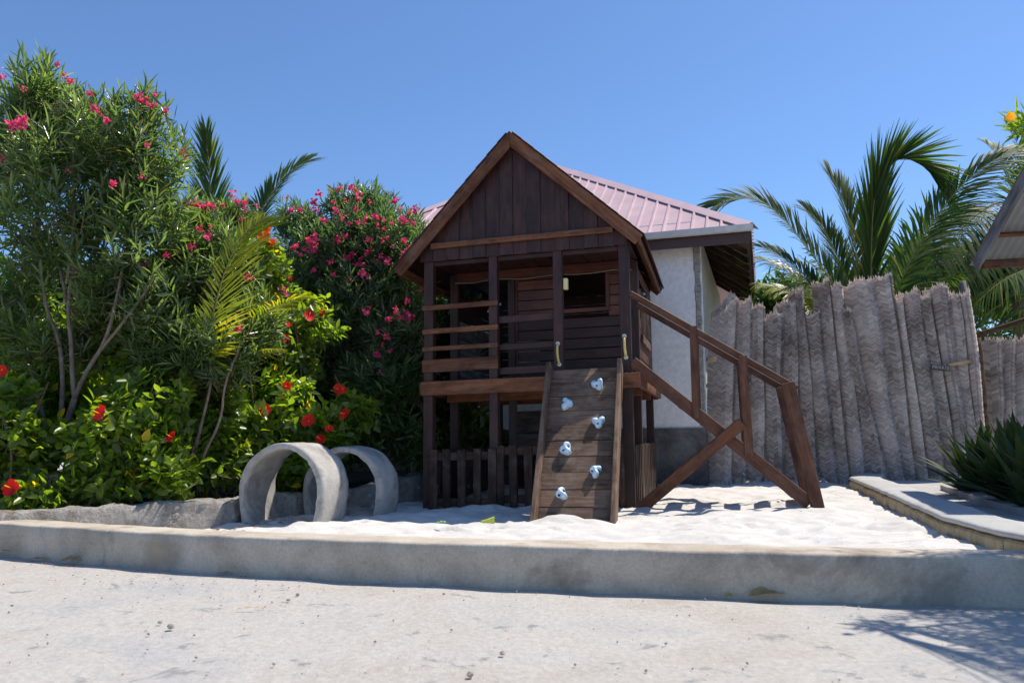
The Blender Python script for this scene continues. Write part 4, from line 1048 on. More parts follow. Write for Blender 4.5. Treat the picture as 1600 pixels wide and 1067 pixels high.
# hibiscus bushes along the bed, with red flowers
def hibiscus(px, py, Y, label, blobs, flowers, seed, mat=M['leaf_hib'], L=.100, Wd=.056, nleaf=9, sl=.19, fmesh=HIB, twn=5, cat='hibiscus bush', fsc=1.0):
    p = at(px, py, Y); p.z = .27
    h = empty('hibiscus_bush', p); tag(h, label, cat)
    rs = random.Random(seed); L_ = []
    for i in range(twn):
        c = Vector(blobs[i % len(blobs)][0]); c = c + Vector((rs.uniform(-.25, .25), rs.uniform(-.2, .2), rs.uniform(0, .3)))
        b = p + Vector((rs.uniform(-.12, .12), rs.uniform(-.1, .1), -.02)); L_.append(([b, b.lerp(c, .45) + Vector((rs.uniform(-.1, .1), 0, .1)), c], .014, .005))
    st = stems(h, L_, M['twig'])
    foliage(h, mat, [(c, r, int(n * .66)) for c, r, n in blobs], seed, nleaf, L * 1.08, Wd * 1.05, sl, .45, .7, (45, 95), .28, .33, .18, zmin=.30, twigs=st, twig_r=.003, gaps=(5.2, .30))
    if flowers: put_flowers(h, blobs, flowers, fmesh, Y, 'hib', fsc * .98, seed)
    return h
hibiscus(25, 780, 6.6, 'leafy hibiscus bush in the bottom left corner with one red flower near the wall', [B(20, 705, 6.7, .42, .35, .42, 260), B(60, 770, 6.45, .30, .22, .16, 90), B(-60, 700, 6.8, .4, .4, .5, 150), B(20, 640, 6.9, .4, .35, .3, 150)], [(23, 762, 1.1), (5, 580, .8)], 21)
hibiscus(190, 780, 6.9, 'bright green hibiscus bush under the tall oleander with a red flower facing the camera', [B(180, 690, 6.85, .50, .38, .45, 420), B(235, 640, 7.0, .40, .35, .40, 260), B(160, 745, 6.7, .4, .25, .2, 160), B(270, 730, 6.9, .3, .3, .3, 160)], [(161, 647, 1.05), (272, 683, .85), (140, 655, .0)][:2], 22)
hibiscus(230, 770, 7.7, 'tall hibiscus bush behind the tall oleander stems with one red flower high up', [B(190, 520, 7.7, .55, .4, .6, 420), B(270, 470, 7.8, .45, .4, .5, 260), B(240, 590, 7.5, .5, .4, .4, 260), B(215, 440, 7.6, .35, .35, .25, 120)], [(231, 444, .95), (222, 441, .7)], 23)
hibiscus(40, 770, 7.8, 'dark hibiscus bush at the left edge behind the oleander trunk', [B(30, 540, 7.9, .65, .4, .7, 420), B(-50, 500, 8.0, .5, .4, .7, 200), B(110, 600, 7.9, .5, .4, .5, 240), B(40, 640, 7.7, .6, .4, .4, 240)], [], 24, M['leaf_hib'])
hibiscus(440, 745, 8.3, 'hibiscus bush with several red flowers standing right behind the concrete rings', [B(440, 640, 8.2, .60, .4, .42, 420), B(500, 680, 8.3, .45, .35, .3, 260), B(390, 680, 8.0, .45, .35, .4, 300), B(540, 640, 8.4, .35, .3, .3, 150), B(440, 730, 8.1, .6, .3, .25, 240)], [(415, 642), (483, 657), (417, 641, .8), (515, 670, .7), (503, 687), (530, 608, .95), (537, 610, .7), (540, 646, .9), (451, 603, .75), (358, 728, .6)], 25)
hibiscus(470, 740, 8.8, 'tall slender hibiscus behind the others with scattered red flowers', [B(440, 560, 8.6, .45, .35, .5, 300), B(480, 500, 8.8, .40, .35, .45, 200), B(400, 560, 8.5, .35, .3, .4, 160), B(420, 420, 8.4, .28, .3, .35, 90)], [(484, 495, 1.1), (506, 491, .8), (446, 530, .8), (418, 475, .8), (452, 508, .5), (456, 436, .5)], 26)
hibiscus(415, 760, 8.2, 'orange-flowered hibiscus sprig rising in front of the yellow palm frond', [B(415, 385, 8.0, .16, .15, .2, 30), B(400, 450, 8.1, .2, .2, .3, 50)], [(414, 372, 1.15), (420, 359, .9), (428, 383, .9)], 31, fmesh=HIBO, twn=2)
hibiscus(600, 735, 9.2, 'dark shrub with light green shoots between the far ring and the playhouse', [B(600, 650, 9.1, .5, .35, .45, 300), B(640, 600, 9.3, .35, .3, .45, 180), B(560, 700, 9.0, .4, .3, .25, 150), B(650, 680, 9.2, .25, .25, .4, 120)], [], 27, M['leaf_dark'], .12, .034, cat='shrub')
hibiscus(330, 765, 7.7, 'green hibiscus bush around the yellow palm stems left of the nearer ring', [B(330, 700, 7.6, .40, .35, .42, 300), B(370, 640, 7.8, .40, .35, .35, 220), B(240, 720, 7.5, .35, .3, .3, 150), B(330, 590, 7.9, .4, .35, .4, 180)], [], 28)
# dense dark hedge that closes the bed behind everything
hg = empty('hedge', at(300, 740, 10.2)); tag(hg, 'dense dark green hedge closing the planting bed behind the flowering bushes', 'hedge')
hb = [B(px, py, 10.4, .75, .45, .8, 260) for px in range(-80, 760, 95) for py in (640, 520)] + [B(px, 440, 10.5, .7, .4, .5, 120) for px in (-60, 60, 160, 260, 360, 460)]
foliage(hg, M['leaf_dark'], hb, 41, 8, .15, .065, .2, .4, .7, (45, 95), .25, .35, .15, zmin=.2)

# palms: a frond is a rachis with two rows of leaflets
def frond(parent, pts, seed, nl=56, ll=.55, lw=.030, droop=.35, vee=.5, roll=None, mat=None, r0=.02, bare=.12, side=(1, 1), sweep=35, tipl=.25):
    rs = np.random.RandomState(seed); lw = lw * (1.3 if mat is None else 1.0); q = smooth_line([Vector(p) for p in pts], 3); q = resample(q, .03); n = len(q)
    loc = np.array(parent.location); Q = np.array([list(p) for p in q]); T = unit(np.gradient(Q, axis=0))
    up = np.array(roll if roll is not None else (0, 0, 1.0)); S_ = unit(np.cross(T, up)); Un = np.cross(S_, T)
    V = []; Fq = []; tint = []
    for sd in (0, 1):
        if not side[sd]: continue
        s_ = 1 if sd else -1
        for i in range(nl):
            t = bare + (1 - bare) * (i + .3 * rs.rand()) / nl; k = min(n - 1, int(t * (n - 1)))
            env = min(1, (t - bare) / .2 + .45) * (1 - (max(0, t - .55) / .45) ** 1.8 * (1 - tipl))
            L = ll * env * (.9 + .2 * rs.rand()) * side[sd]; sw = math.radians(90 - sweep - 30 * t + rs.normal() * 4)
            d = T[k] * math.cos(sw) + (S_[k] * s_ * math.cos(vee) + Un[k] * math.sin(vee)) * math.sin(sw); d = unit(d + rs.normal(size=3) * .035)
            wv = unit(np.cross(d, Un[k] * math.cos(vee) - S_[k] * s_ * math.sin(vee))) ; w = lw * (.8 + .4 * rs.rand()); tt = rs.rand() * .85
            if rs.rand() < .03: tt = 1
            P0 = Q[k]; n0 = len(V); dr = droop * (.7 + .6 * rs.rand())
            for f, wf in ((0, .35), (.3, 1), (.65, .8), (1, .08)):
                c = P0 + d * L * f - np.array([0, 0, 1]) * L * dr * f * f
                V += [c + wv * w * wf * .5, c - wv * w * wf * .5]
            for j in range(3): Fq.append((n0 + 2 * j, n0 + 2 * j + 1, n0 + 2 * j + 3, n0 + 2 * j + 2)); tint.append(tt)
    me = np_mesh('frond', np.array(V) - loc, Fq, tint); o = link('frond', me, mat or M['leaf_palm'], parent)
    mb = MB(); idx = list(range(0, n, 4)) + [n - 1]
    mb.tube([Vector(Q[i] - loc) for i in idx], [max(.002, r0 * (1 - .9 * i / (n - 1))) for i in idx], 6); mb.build('rachis', M['rachis'], o, True)
def palm_trunk(parent, a, b, r):
    mb = MB(); q = resample([a, a.lerp(b, .5) + Vector((.06, 0, 0)), b], .08); n = len(q)
    mb.tube([p - Vector(parent.location) for p in q], [r * (1.15 - .3 * i / n) * (1 + .05 * (i % 2)) for i in range(n)], 12); mb.build('trunk', M['palmtrunk'], parent, True)
# coconut palm right behind the woven fence
P1 = empty('coconut_palm', at(1362, 740, 12.6)); tag(P1, 'young coconut palm rising behind the middle of the tall woven fence', 'palm tree')
palm_trunk(P1, at(1362, 752, 12.6), at(1360, 560, 12.6), .17)
Y = 12.5
frond(P1, A((1360, 560, Y), (1361, 440, Y), (1362, 340, 12.4), (1372, 275, 12.3), (1405, 243, 12.2), (1445, 258, 12.1), (1468, 290, 12.1)), 1, 117, 1.12, 0.0370, .08, .75, roll=(-.25, -1, .1), r0=.028, bare=.26, sweep=56, side=(1, 1), tipl=.5)
frond(P1, A((1352, 560, Y), (1345, 450, Y), (1335, 370, 12.7), (1318, 310, 12.9), (1295, 272, 13.1)), 2, 86, .95, 0.0296, .18, .4, roll=(.5, -1, .2), bare=.25, sweep=48, tipl=.5)
frond(P1, A((1350, 570, Y), (1310, 452, 12.2), (1265, 393, 12.0), (1232, 348, 11.9), (1190, 312, 11.9), (1150, 308, 11.9), (1116, 322, 11.9)), 3, 117, .75, 0.0266, .28, .35, roll=(.3, -.8, .8), bare=.2, sweep=34, tipl=.6)
frond(P1, A((1350, 580, Y), (1300, 480, 12.4), (1250, 420, 12.6), (1205, 390, 12.8), (1178, 384, 13.0)), 4, 84, .62, 0.0252, .35, .4, roll=(.2, -.8, .8), bare=.2, tipl=.6)
frond(P1, A((1365, 570, Y), (1395, 470, 12.3), (1425, 400, 12.2), (1455, 350, 12.0), (1500, 290, 11.9), (1550, 250, 11.8), (1595, 232, 11.8)), 5, 125, .95, 0.0281, .40, .25, roll=(-.3, -.8, .8), bare=.2, sweep=38, tipl=.6)
frond(P1, A((1368, 580, Y), (1420, 480, 12.8), (1470, 420, 13.0), (1530, 390, 13.2), (1590, 390, 13.3)), 6, 78, .62, 0.0222, .55, .2, bare=.2)
frond(P1, A((1352, 590, Y), (1330, 500, 12.3), (1300, 450, 11.9), (1255, 440, 11.7), (1215, 455, 11.6)), 7, 64, .48, 0.0222, .45, .3, bare=.2)
frond(P1, A((1362, 590, Y), (1380, 500, 13.2), (1400, 430, 13.8), (1440, 390, 14.2)), 8, 64, .6, 0.0222, .4, .3, bare=.25)
frond(P1, A((1355, 590, Y), (1335, 500, 12.9), (1290, 430, 13.3), (1250, 400, 13.6)), 9, 61, .55, 0.0222, .4, .3, bare=.2)
# second coconut palm, crown to the right, partly behind the tin roof
P2 = empty('coconut_palm', at(1600, 740, 13.4)); tag(P2, 'coconut palm whose crown fills the space between the tall fence and the tin shelter roof', 'palm tree')
palm_trunk(P2, at(1600, 752, 13.4), at(1590, 350, 13.4), .16)
Y = 13.4
frond(P2, A((1588, 350, Y), (1572, 310, Y), (1530, 330, 13.0), (1490, 370, 12.8), (1445, 420, 12.6), (1415, 470, 12.5)), 11, 117, .95, 0.0252, .55, .1, roll=(.1, -.5, .9), bare=.1, sweep=20, r0=.025)
frond(P2, A((1590, 345, Y), (1580, 280, 13.6), (1560, 240, 13.8), (1538, 222, 14.0)), 12, 70, .7, 0.0222, .3, .4, roll=(.4, -1, .2), bare=.1)
frond(P2, A((1590, 350, Y), (1550, 330, 13.8), (1500, 320, 14.0), (1450, 340, 14.2), (1420, 380, 14.3)), 13, 84, .8, 0.0222, .55, .1, bare=.1, sweep=22)
frond(P2, A((1592, 350, Y), (1570, 360, 12.9), (1540, 400, 12.5), (1500, 440, 12.3), (1460, 500, 12.2)), 14, 84, .8, 0.0222, .5, .15, bare=.1, sweep=22)
frond(P2, A((1592, 350, Y), (1600, 290, 13.2), (1620, 240, 13.0), (1660, 220, 12.8)), 15, 70, .8, 0.0222, .35, .3, bare=.1)
frond(P2, A((1592, 345, Y), (1600, 270, 13.8), (1590, 220, 14.0), (1570, 190, 14.2)), 16, 56, .55, 0.0207, .2, .5, roll=(.2, -1, .1), bare=.1)
frond(P2, A((1592, 350, Y), (1630, 330, 13), (1680, 340, 12.8), (1720, 380, 12.7)), 17, 70, .8, 0.0222, .5, .2, bare=.1)
P3 = empty('coconut_palm', at(1680, 740, 12.4)); tag(P3, 'low coconut palm behind the side fence at the right edge with drooping fronds', 'palm tree')
palm_trunk(P3, at(1680, 752, 12.4), at(1675, 480, 12.4), .16)
frond(P3, A((1672, 470, 12.4), (1640, 415, 12.1), (1600, 421, 11.9), (1560, 442, 11.8), (1528, 470, 11.8), (1505, 505, 11.8)), 21, 84, .75, 0.0222, .5, .1, bare=.05, sweep=22)
frond(P3, A((1672, 470, 12.4), (1640, 450, 13), (1590, 460, 13.3), (1540, 490, 13.4)), 22, 78, .8, 0.0222, .5, .1, bare=.05, sweep=22)
frond(P3, A((1672, 480, 12.4), (1640, 470, 12.2), (1600, 480, 12.1), (1560, 510, 12.1)), 23, 70, .6, 0.0222, .5, .1, bare=.05, sweep=22)
frond(P3, A((1675, 470, 12.4), (1700, 400, 12.5), (1740, 380, 12.6)), 24, 56, .7, 0.0222, .4, .2, bare=.05)
# green growth seen through the palms
gb = empty('leafy_thicket', at(1500, 740, 15)); tag(gb, 'dark green thicket behind the palms above the woven fence', 'thicket')
foliage(gb, M['leaf_dark'], [B(1230, 470, 15.2, .8, .6, .5, 200), B(1330, 470, 15.5, 1.0, .6, .7, 220), B(1450, 440, 15.5, 1.0, .6, .9, 300), B(1560, 430, 15.2, 1.0, .6, 1.0, 320), B(1650, 420, 15.2, 1.0, .6, 1.2, 260), B(1500, 560, 15.2, 1.8, .6, 1.2, 300), B(1250, 590, 15.2, 1.6, .6, 1.1, 220)], 51, 9, .26, .06, .3, .4, .7, (35, 90), .25, .35, .2, zmin=.2)
frond(P1, A((1352, 590, 12.4), (1300, 500, 12.6), (1250, 440, 12.8), (1210, 410, 12.9), (1175, 402, 13.0)), 51, 84, .6, 0.0252, .45, .3, roll=(.2, -.7, .8), bare=.3, tipl=.5, mat=M['leaf_hib'])
frond(P1, A((1352, 600, 12.4), (1290, 500, 12.3), (1240, 455, 12.2), (1190, 445, 12.2)), 52, 78, .5, 0.0252, .5, .3, roll=(.2, -.7, .8), bare=.3, tipl=.5, mat=M['leaf_cane'])
frond(P1, A((1365, 590, 12.6), (1410, 470, 13.0), (1440, 400, 13.2), (1480, 350, 13.4), (1520, 330, 13.6)), 53, 112, .95, 0.0266, .45, .2, roll=(-.3, -.7, .8), bare=.2, sweep=32, tipl=.5)
frond(P1, A((1360, 590, 12.7), (1330, 450, 13.1), (1300, 380, 13.3), (1280, 345, 13.4), (1262, 330, 13.5)), 54, 98, .8, 0.0266, .25, .4, roll=(.4, -1, .3), bare=.3, sweep=42, tipl=.5)
frond(P1, A((1365, 590, 12.3), (1400, 500, 11.9), (1440, 450, 11.7), (1490, 430, 11.6)), 55, 98, .7, 0.0252, .5, .2, bare=.25, sweep=25, tipl=.5)

# palms behind the left hedge
P4 = empty('coconut_palm', at(330, 740, 12.8)); tag(P4, 'coconut palm behind the left bushes, one frond upright and one leaning against the sky', 'palm tree')
palm_trunk(P4, at(345, 752, 12.8), at(345, 480, 12.8), .16)
Y = 12.8
frond(P4, A((342, 480, Y), (334, 400, Y), (331, 330, Y), (327, 270, 12.7), (322, 208, 12.6)), 31, 106, .85, 0.0252, .10, .45, roll=(.25, -1, .1), r0=.034, bare=.12, sweep=46, tipl=.4)
frond(P4, A((350, 480, Y), (395, 370, 12.8), (412, 320, 12.9), (435, 285, 13.0), (460, 262, 13.1), (480, 252, 13.2)), 32, 106, .66, 0.0266, .22, .3, roll=(-.4, -.9, .5), bare=.2, sweep=38, tipl=.6)
frond(P4, A((342, 480, Y), (315, 400, 13.2), (295, 350, 13.4), (270, 320, 13.6)), 33, 61, .5, 0.0222, .3, .3, bare=.15)
frond(P4, A((345, 480, Y), (360, 420, 13.2), (375, 380, 13.5), (380, 345, 13.7)), 34, 56, .45, 0.0222, .2, .4, bare=.15)
# yellow-stemmed palm in the bed
P5 = empty('golden_cane_palm', at(315, 775, 7.9)); tag(P5, 'golden cane palm with yellow stems and a bright yellow-green frond among the left bushes', 'palm')
for pts in (A((312, 778, 7.9), (308, 690, 7.9), (306, 600, 7.9), (300, 520, 7.9)), A((318, 778, 7.9), (318, 690, 7.85), (322, 600, 7.85), (330, 520, 7.8)), A((322, 778, 7.9), (326, 700, 7.8), (332, 640, 7.8), (345, 580, 7.8))):
    mb = MB(); q = resample(pts, .07); mb.tube([p - Vector(P5.location) for p in q], [.020 * (1 + .12 * (i % 3 == 0)) for i in range(len(q))], 8); mb.build('stem', M['canestem'], P5, True)
lc = M['leaf_cane']
frond(P5, A((325, 600, 7.6), (322, 540, 7.2), (338, 470, 7.15), (355, 410, 7.2), (380, 365, 7.25), (410, 342, 7.25)), 41, 90, .55, .016, .10, .2, roll=(-.2, -1, .25), mat=lc, bare=.12, sweep=30, side=(.45, 1.15), r0=.012)
frond(P5, A((345, 580, 7.7), (380, 520, 7.5), (410, 490, 7.4), (445, 472, 7.1), (478, 462, 7.1)), 42, 50, .34, .016, .35, .3, mat=lc, bare=.15, sweep=30, r0=.010)
frond(P5, A((345, 590, 7.7), (375, 570, 7.5), (400, 550, 7.4), (430, 545, 7.3)), 43, 40, .30, .016, .4, .3, mat=lc, bare=.15, r0=.010)
frond(P5, A((300, 520, 7.8), (290, 470, 7.8), (275, 420, 7.8), (250, 390, 7.8)), 44, 48, .40, .016, .3, .3, mat=lc, bare=.1, r0=.010)
frond(P5, A((325, 530, 7.8), (330, 470, 7.9), (330, 420, 8.0), (340, 380, 8.1)), 45, 48, .40, .016, .2, .4, roll=(0, -1, .2), mat=lc, bare=.1, r0=.010)

# dark plant in the shade behind the playhouse
dp = empty('shade_plant', at(745, 735, 11.4)); tag(dp, 'dark drooping-leaved plant in the shade behind the playhouse posts', 'plant')
mb = MB(); mb.tube([Vector((0, 0, -.1)), Vector((.03, 0, .4)), Vector((.08, 0, .9))], [.02, .016, .010], 6); mb.build('stem', M['twig'], dp, True)
foliage(dp, M['leaf_dark'], [B(730, 670, 11.3, .35, .3, .35, 60), B(690, 690, 11.0, .4, .3, .5, 120), B(760, 690, 11.4, .22, .2, .3, 30)], 61, 9, .26, .06, .22, .3, .6, (50, 110), .2, .35, .35, zmin=.12)

# sword-leaved plants at the right
def sisal_mesh(seed):
    rs = np.random.RandomState(seed); V = []; Fq = []; tint = []; n = 8; bend = .18 + .22 * rs.rand()
    for i in range(n):
        t = i / (n - 1); w = .056 * (1 - t ** 2.2) * (.75 + .5 * min(1, t * 3)) + .0015; x = bend * t * t * .45; z = t * (1 - bend * .25 * t)
        V += [(x + .018 * (1 - t), -w, z), (x - .012 * (1 - t), 0, z), (x + .018 * (1 - t), w, z)]
    for i in range(n - 1):
        for j in (0, 1): Fq.append((3 * i + j, 3 * i + j + 1, 3 * i + j + 4, 3 * i + j + 3)); tint.append(.3 + .5 * rs.rand())
    me = np_mesh('leaf', V, Fq, tint, True); me.materials.append(M['leaf_sisal']); return me
SIS = [sisal_mesh(s) for s in range(5)]
spots = [(5.35, 8.5, .82, 'leftmost sword-leaved plant, nearest to the tall fence'), (5.55, 8.1, .85, 'second sword-leaved plant from the left, beside the path slab'), (4.95, 7.55, .86, 'sword-leaved plant leaning over the edge of the path slab'), (5.75, 7.4, .92, 'tall sword-leaved plant in the middle of the clump'), (4.72, 6.75, .82, 'low sword-leaved plant in front of the clump by the slab'),
         (5.25, 6.7, .95, 'sword-leaved plant at the right edge in front of the shelter'), (6.1, 8.2, .95, 'sword-leaved plant at the back of the clump before the low fence'), (4.42, 6.1, .74, 'nearest sword-leaved plant at the bottom right edge of the clump'), (6.2, 7.1, .95, 'sword-leaved plant at the far right of the clump'), (5.3, 7.95, .8, 'short sword-leaved plant tucked between the two leftmost ones'), (5.35, 7.1, .9, 'sword-leaved plant in the thick of the clump, just right of the slab edge'), (4.9, 6.3, .85, 'sword-leaved plant close behind the nearest one at the right edge'), (4.27, 6.3, .72, 'sword-leaved plant hanging over the slab at the right edge, lowest in the photo'), (4.52, 6.9, .78, 'sword-leaved plant on the slab edge just left of the lowest one'), (4.82, 7.95, .72, 'small sword-leaved plant at the left front of the clump on the slab')]
for i, (x, y, s, lab) in enumerate(spots):
    e = empty('sword_leaf_plant', (x, y, .22)); tag(e, lab, 'plant', 'sword-leaved plants along the path')
    rs = random.Random(900 + i)
    for k in range(32):
        tilt = rs.uniform(.05, 1.15) if k > 6 else rs.uniform(0, .3); L = 1.06 * s * rs.uniform(.75, 1.1) * (1 - .1 * tilt)
        o = link('leaf', SIS[rs.randrange(5)], None, e)
        o.matrix_local = Matrix.Rotation(rs.random() * 6.283, 4, 'Z') @ Matrix.Translation((.03, 0, -.02)) @ Matrix.Rotation(tilt, 4, 'Y') @ Matrix.Diagonal((1, rs.uniform(.8, 1.2), L / 1.0, 1))

# yellow-flowered tree standing just outside the frame at the right; one twig tip reaches in and it shades the path
yt = empty('yellow_oleander_tree', (4.5, 4.55, 0)); tag(yt, 'narrow-leaved branch tip with one yellow flower reaching in at the top right corner', 'tree')
st = stems(yt, [([(4.5, 4.55, 0), (4.45, 4.5, .9), (4.3, 4.4, 1.7)], .06, .045), ([(4.3, 4.4, 1.7), (4.0, 4.3, 2.2), (3.5, 4.2, 2.6), (2.95, 4.05, 2.62)], .035, .008), ([(4.3, 4.4, 1.7), (4.2, 4.0, 2.3), (3.9, 3.6, 2.9)], .035, .01), ([(4.3, 4.4, 1.7), (4.6, 4.4, 2.5), (4.9, 4.2, 3.2)], .035, .01), ([(4.3, 4.4, 1.7), (4.1, 4.5, 2.5), (3.8, 4.6, 3.2)], .03, .01)], M['bark'])
tb = [((3.6, 3.7, 2.65), (.50, .75, .40), 150), ((3.5, 2.75, 2.6), (.7, .6, .4), 130), ((3.8, 4.45, 2.8), (.5, .4, .35), 60), ((4.1, 3.5, 2.8), (.6, .6, .45), 130), ((4.5, 4.2, 3.1), (.7, .7, .6), 170), ((3.5, 3.5, 2.6), (.40, .45, .28), 50), ((4.3, 2.9, 2.5), (.8, .6, .5), 200), ((4.9, 3.6, 2.8), (.6, .6, .6), 120), ((2.98, 4.08, 2.58), (.14, .12, .10), 9)]
foliage(yt, M['leaf_hib'], tb, 71, 15, .13, .012, .16, .35, .75, (25, 75), .3, .4, .15, zmin=1.6, twigs=st)
o = link('flower', flower_mesh('yellow_flower', 5, .030, 1.3, 1.2, M['yelf'], 0, 0, 3), None, yt)
o.matrix_local = Matrix.Translation(at(1573, 184, 4.0) - Vector(yt.location)) @ Matrix.Rotation(1.9, 4, 'X')

# ------------------------------------------------------------------ small things on the ground
def ground_leaf(name, px, py, Y, z, L, Wd, rot, curl, mat, label, cat='fallen leaf', group=None):
    n = 9; V = []; Fq = []
    for i in range(n):
        t = i / (n - 1); w = Wd * math.sin(math.pi * (.04 + .94 * t)) ** .8 * .5; zc = curl * math.sin(math.pi * t) + curl * .5 * t
        V += [((t - .5) * L, -w, zc + w * .5), ((t - .5) * L, 0, zc - w * .05), ((t - .5) * L, w, zc + w * .35 + .006 * math.sin(i * 2.2))]
    mb = MB(); mb.add(V, [(3 * i + j, 3 * i + 3 + j, 3 * i + 4 + j, 3 * i + 1 + j) for i in range(n - 1) for j in (0, 1)])
    p = at(px, py, 1.0) - Vector((0, 0, CAM_H)); t = (z - CAM_H) / p.z; q = Vector((0, 0, CAM_H)) + p * t
    o = mb.build(name, mat, None, True); o.location = (q.x, q.y, z + .006); o.rotation_euler = (.38, 0, rot); o.location.z += Wd * .16; tag(o, label, cat, group); return o
ground_leaf('dry_leaf', 1200, 936, 0, .0, .21, .085, .1, .014, M['deadleaf'], 'large curled brown dry leaf lying against the foot of the kerb at the right')
ground_leaf('dry_leaf', 1139, 934, 0, .0, .05, .022, .2, .006, M['yellowleaf'], 'small yellow dry leaf just left of the large brown leaf at the kerb')
ground_leaf('dry_leaf', 401, 896, 0, .0, .125, .05, -.2, .02, M['deadleaf'], 'curled brown dry leaf standing against the kerb below the nearer ring')
ground_leaf('dry_leaf', 355, 898, 0, .0, .14, .018, .05, .004, M['deadleaf'], 'thin flat orange-brown leaf strip along the kerb, left of a curled leaf')
ground_leaf('dry_leaf', 110, 881, 0, .0, .15, .06, .1, .018, M['deadleaf'], 'brown dry leaf lying against the kerb at the left')
ground_leaf('dry_leaf', 58, 876, 0, .0, .15, .03, .0, .006, M['deadleaf'], 'flat brown leaf by the kerb at the far left')
ground_leaf('straw', 390, 953, 0, .0, .13, .010, .12, .004, M['straw'], 'thin piece of straw lying on the pale path at the left', 'straw')
ground_leaf('green_leaf', 690, 818, 0, .125, .085, .02, .05, .006, M['limeleaf'], 'narrow lime green leaf scrap lying flat on the sand', 'leaf')
def wedge():
    mb = MB(); p = at(762, 812, 1.0) - Vector((0, 0, CAM_H)); t = (.10 - CAM_H) / p.z; q = Vector((0, 0, CAM_H)) + p * t
    vs = []
    for i in range(7):
        u = i / 6; h = .02 + .035 * u ** 1.3
        vs += [(-.06 + .12 * u, -.022 + .006 * math.sin(u * 4), 0), (-.06 + .12 * u, .02, 0), (-.06 + .12 * u, .012, h), (-.06 + .12 * u, -.018, h * .92)]
    mb.add(vs, [(4 * i + a, 4 * i + 4 + a, 4 * i + 4 + (a + 1) % 4, 4 * i + (a + 1) % 4) for i in range(6) for a in range(4)] + [(0, 1, 2, 3), (27, 26, 25, 24)])
    o = mb.build('plastic_scrap', M['lemon']); o.location = (q.x, q.y, float(sand_z(q.x, q.y)[0]) - .004); o.rotation_euler = (0, 0, .15)
    tag(o, 'yellow-green wedge lying on the sand in front of the playhouse', 'toy')
wedge()
def pebble(px, py, s, label):
    p = at(px, py, 1.0) - Vector((0, 0, CAM_H)); t = (0 - CAM_H) / p.z; q = Vector((0, 0, CAM_H)) + p * t
    rs = random.Random(px); mb = MB(); vs = []
    for j in range(5):
        for k in range(8):
            th = math.pi * (j + .5) / 5; f = 2 * math.pi * k / 8; r = s * (0.8 + .4 * rs.random())
            vs.append((r * math.sin(th) * math.cos(f) * 1.2, r * math.sin(th) * math.sin(f), r * math.cos(th) * .8))
    mb.add(vs, [((j + 1) * 8 + k, (j + 1) * 8 + (k + 1) % 8, j * 8 + (k + 1) % 8, j * 8 + k) for j in range(4) for k in range(8)] + [tuple(range(8)), tuple(32 + k for k in range(8))[::-1]])
    o = mb.build('pebble', M['pebble'], None, False); o.location = (q.x, q.y, s * .55); tag(o, label, 'pebble')
pebble(267, 981, .014, 'largest grey pebble on the pale path at the left')
pebble(250, 973, .009, 'small flat pebble just left of the largest pebble')
pebble(965, 930, .008, 'brownish pebble near the middle of the kerb foot') if False else None
pebble(451, 938, .009, 'lower of two pebbles close together right of the straw')
pebble(465, 930, .010, 'upper of two pebbles close together right of the straw')
pebble(785, 1022, .009, 'dark pebble near the bottom centre of the path')
pebble(735, 1056, .012, 'brown pebble at the very bottom of the path near the centre')
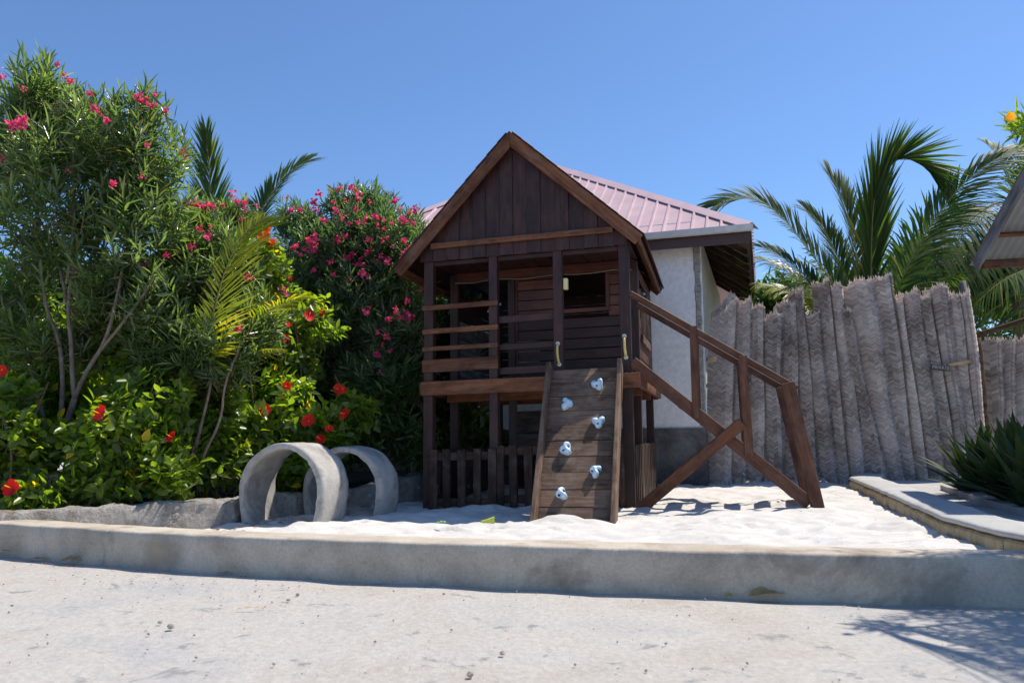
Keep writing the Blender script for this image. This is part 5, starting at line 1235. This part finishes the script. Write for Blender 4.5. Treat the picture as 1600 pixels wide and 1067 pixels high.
def litter():
    rs = np.random.RandomState(3); V = []; Fq = []; tint = []
    def bit(x, y, z, s):
        a = rs.rand() * 6.28; n0 = len(V); c, d = math.cos(a) * s, math.sin(a) * s
        h = z + .003 + .006 * rs.rand()
        for (p, q, e) in ((1, .35, 0), (-.2, .6, .004), (-1, -.2, .002), (.2, -.6, .005)): V.append((x + c * p - d * q, y + d * p + c * q, h + e))
        Fq.append((n0, n0 + 1, n0 + 2, n0 + 3)); tint.append(rs.rand())
    for i in range(90):
        x = -3.4 + 2.2 * rs.rand(); y = float(kerb_y(x)) - .05 - abs(rs.normal()) * .35; bit(x, y, 0, .004 + .007 * rs.rand())
    for i in range(130):
        t = (rs.rand() * 5.5 + 1) if i % 2 else (2.6 + 1.2 * rs.rand()); a = int(t); p = Vector(WALL[a]).lerp(Vector(WALL[a + 1]), t - a); x = p.x + .1 + abs(rs.normal()) * .25; y = p.y - .08 - abs(rs.normal()) * .2
        bit(x, y, float(sand_z(x, y)[0]), .010 + .020 * rs.rand())
    for i in range(110):
        x = -3 + 6 * rs.rand(); y = 2.4 + 2 * rs.rand() 
        if y < kerb_y(x) - .05: bit(x, y, 0, .003 + .004 * rs.rand())
    for i in range(40):
        x = 1 + 3 * rs.rand(); y = 6 + 4.5 * rs.rand(); bit(x, y, float(sand_z(x, y)[0]), .006 + .008 * rs.rand())
    o = link('fallen_petals', np_mesh('fallen_petals', V, Fq, tint), M['pinkbits']); tag(o, 'scattered dry petals and leaf crumbs on the path and sand', 'litter', kind='stuff')
litter()
def grit():
    rs = np.random.RandomState(8); V = []; Fq = []; tint = []
    n = 0
    while n < 380:
        x = -4.2 + 7.4 * rs.rand(); y = 1.9 + 4.2 * rs.rand() ** 1.2; d = float(kerb_y(x)) - y
        if d < .02 or rs.rand() > .25 + .75 * math.exp(-d / .35): continue
        s = .0022 + .0055 * rs.rand() ** 2.5; n0 = len(V); n += 1
        c = np.array([x, y, s * .3]); q = rs.normal(size=(6, 3)) * .18 + np.array([[1, 0, 0], [0, 1, 0], [-1, 0, 0], [0, -1, 0], [0, 0, .9], [0, 0, -.9]])
        V += list(c + q * s)
        for j in range(4):
            a, b = n0 + j, n0 + (j + 1) % 4; Fq += [(a, b, n0 + 4), (b, a, n0 + 5)]
    me = np_mesh('grit', V, Fq); tag(link('grit', me, plain('pale_grit', (.33, .30, .255), .9)), 'fine grit and tiny stones scattered on the pale path along the kerb', 'grit', kind='stuff')
grit()
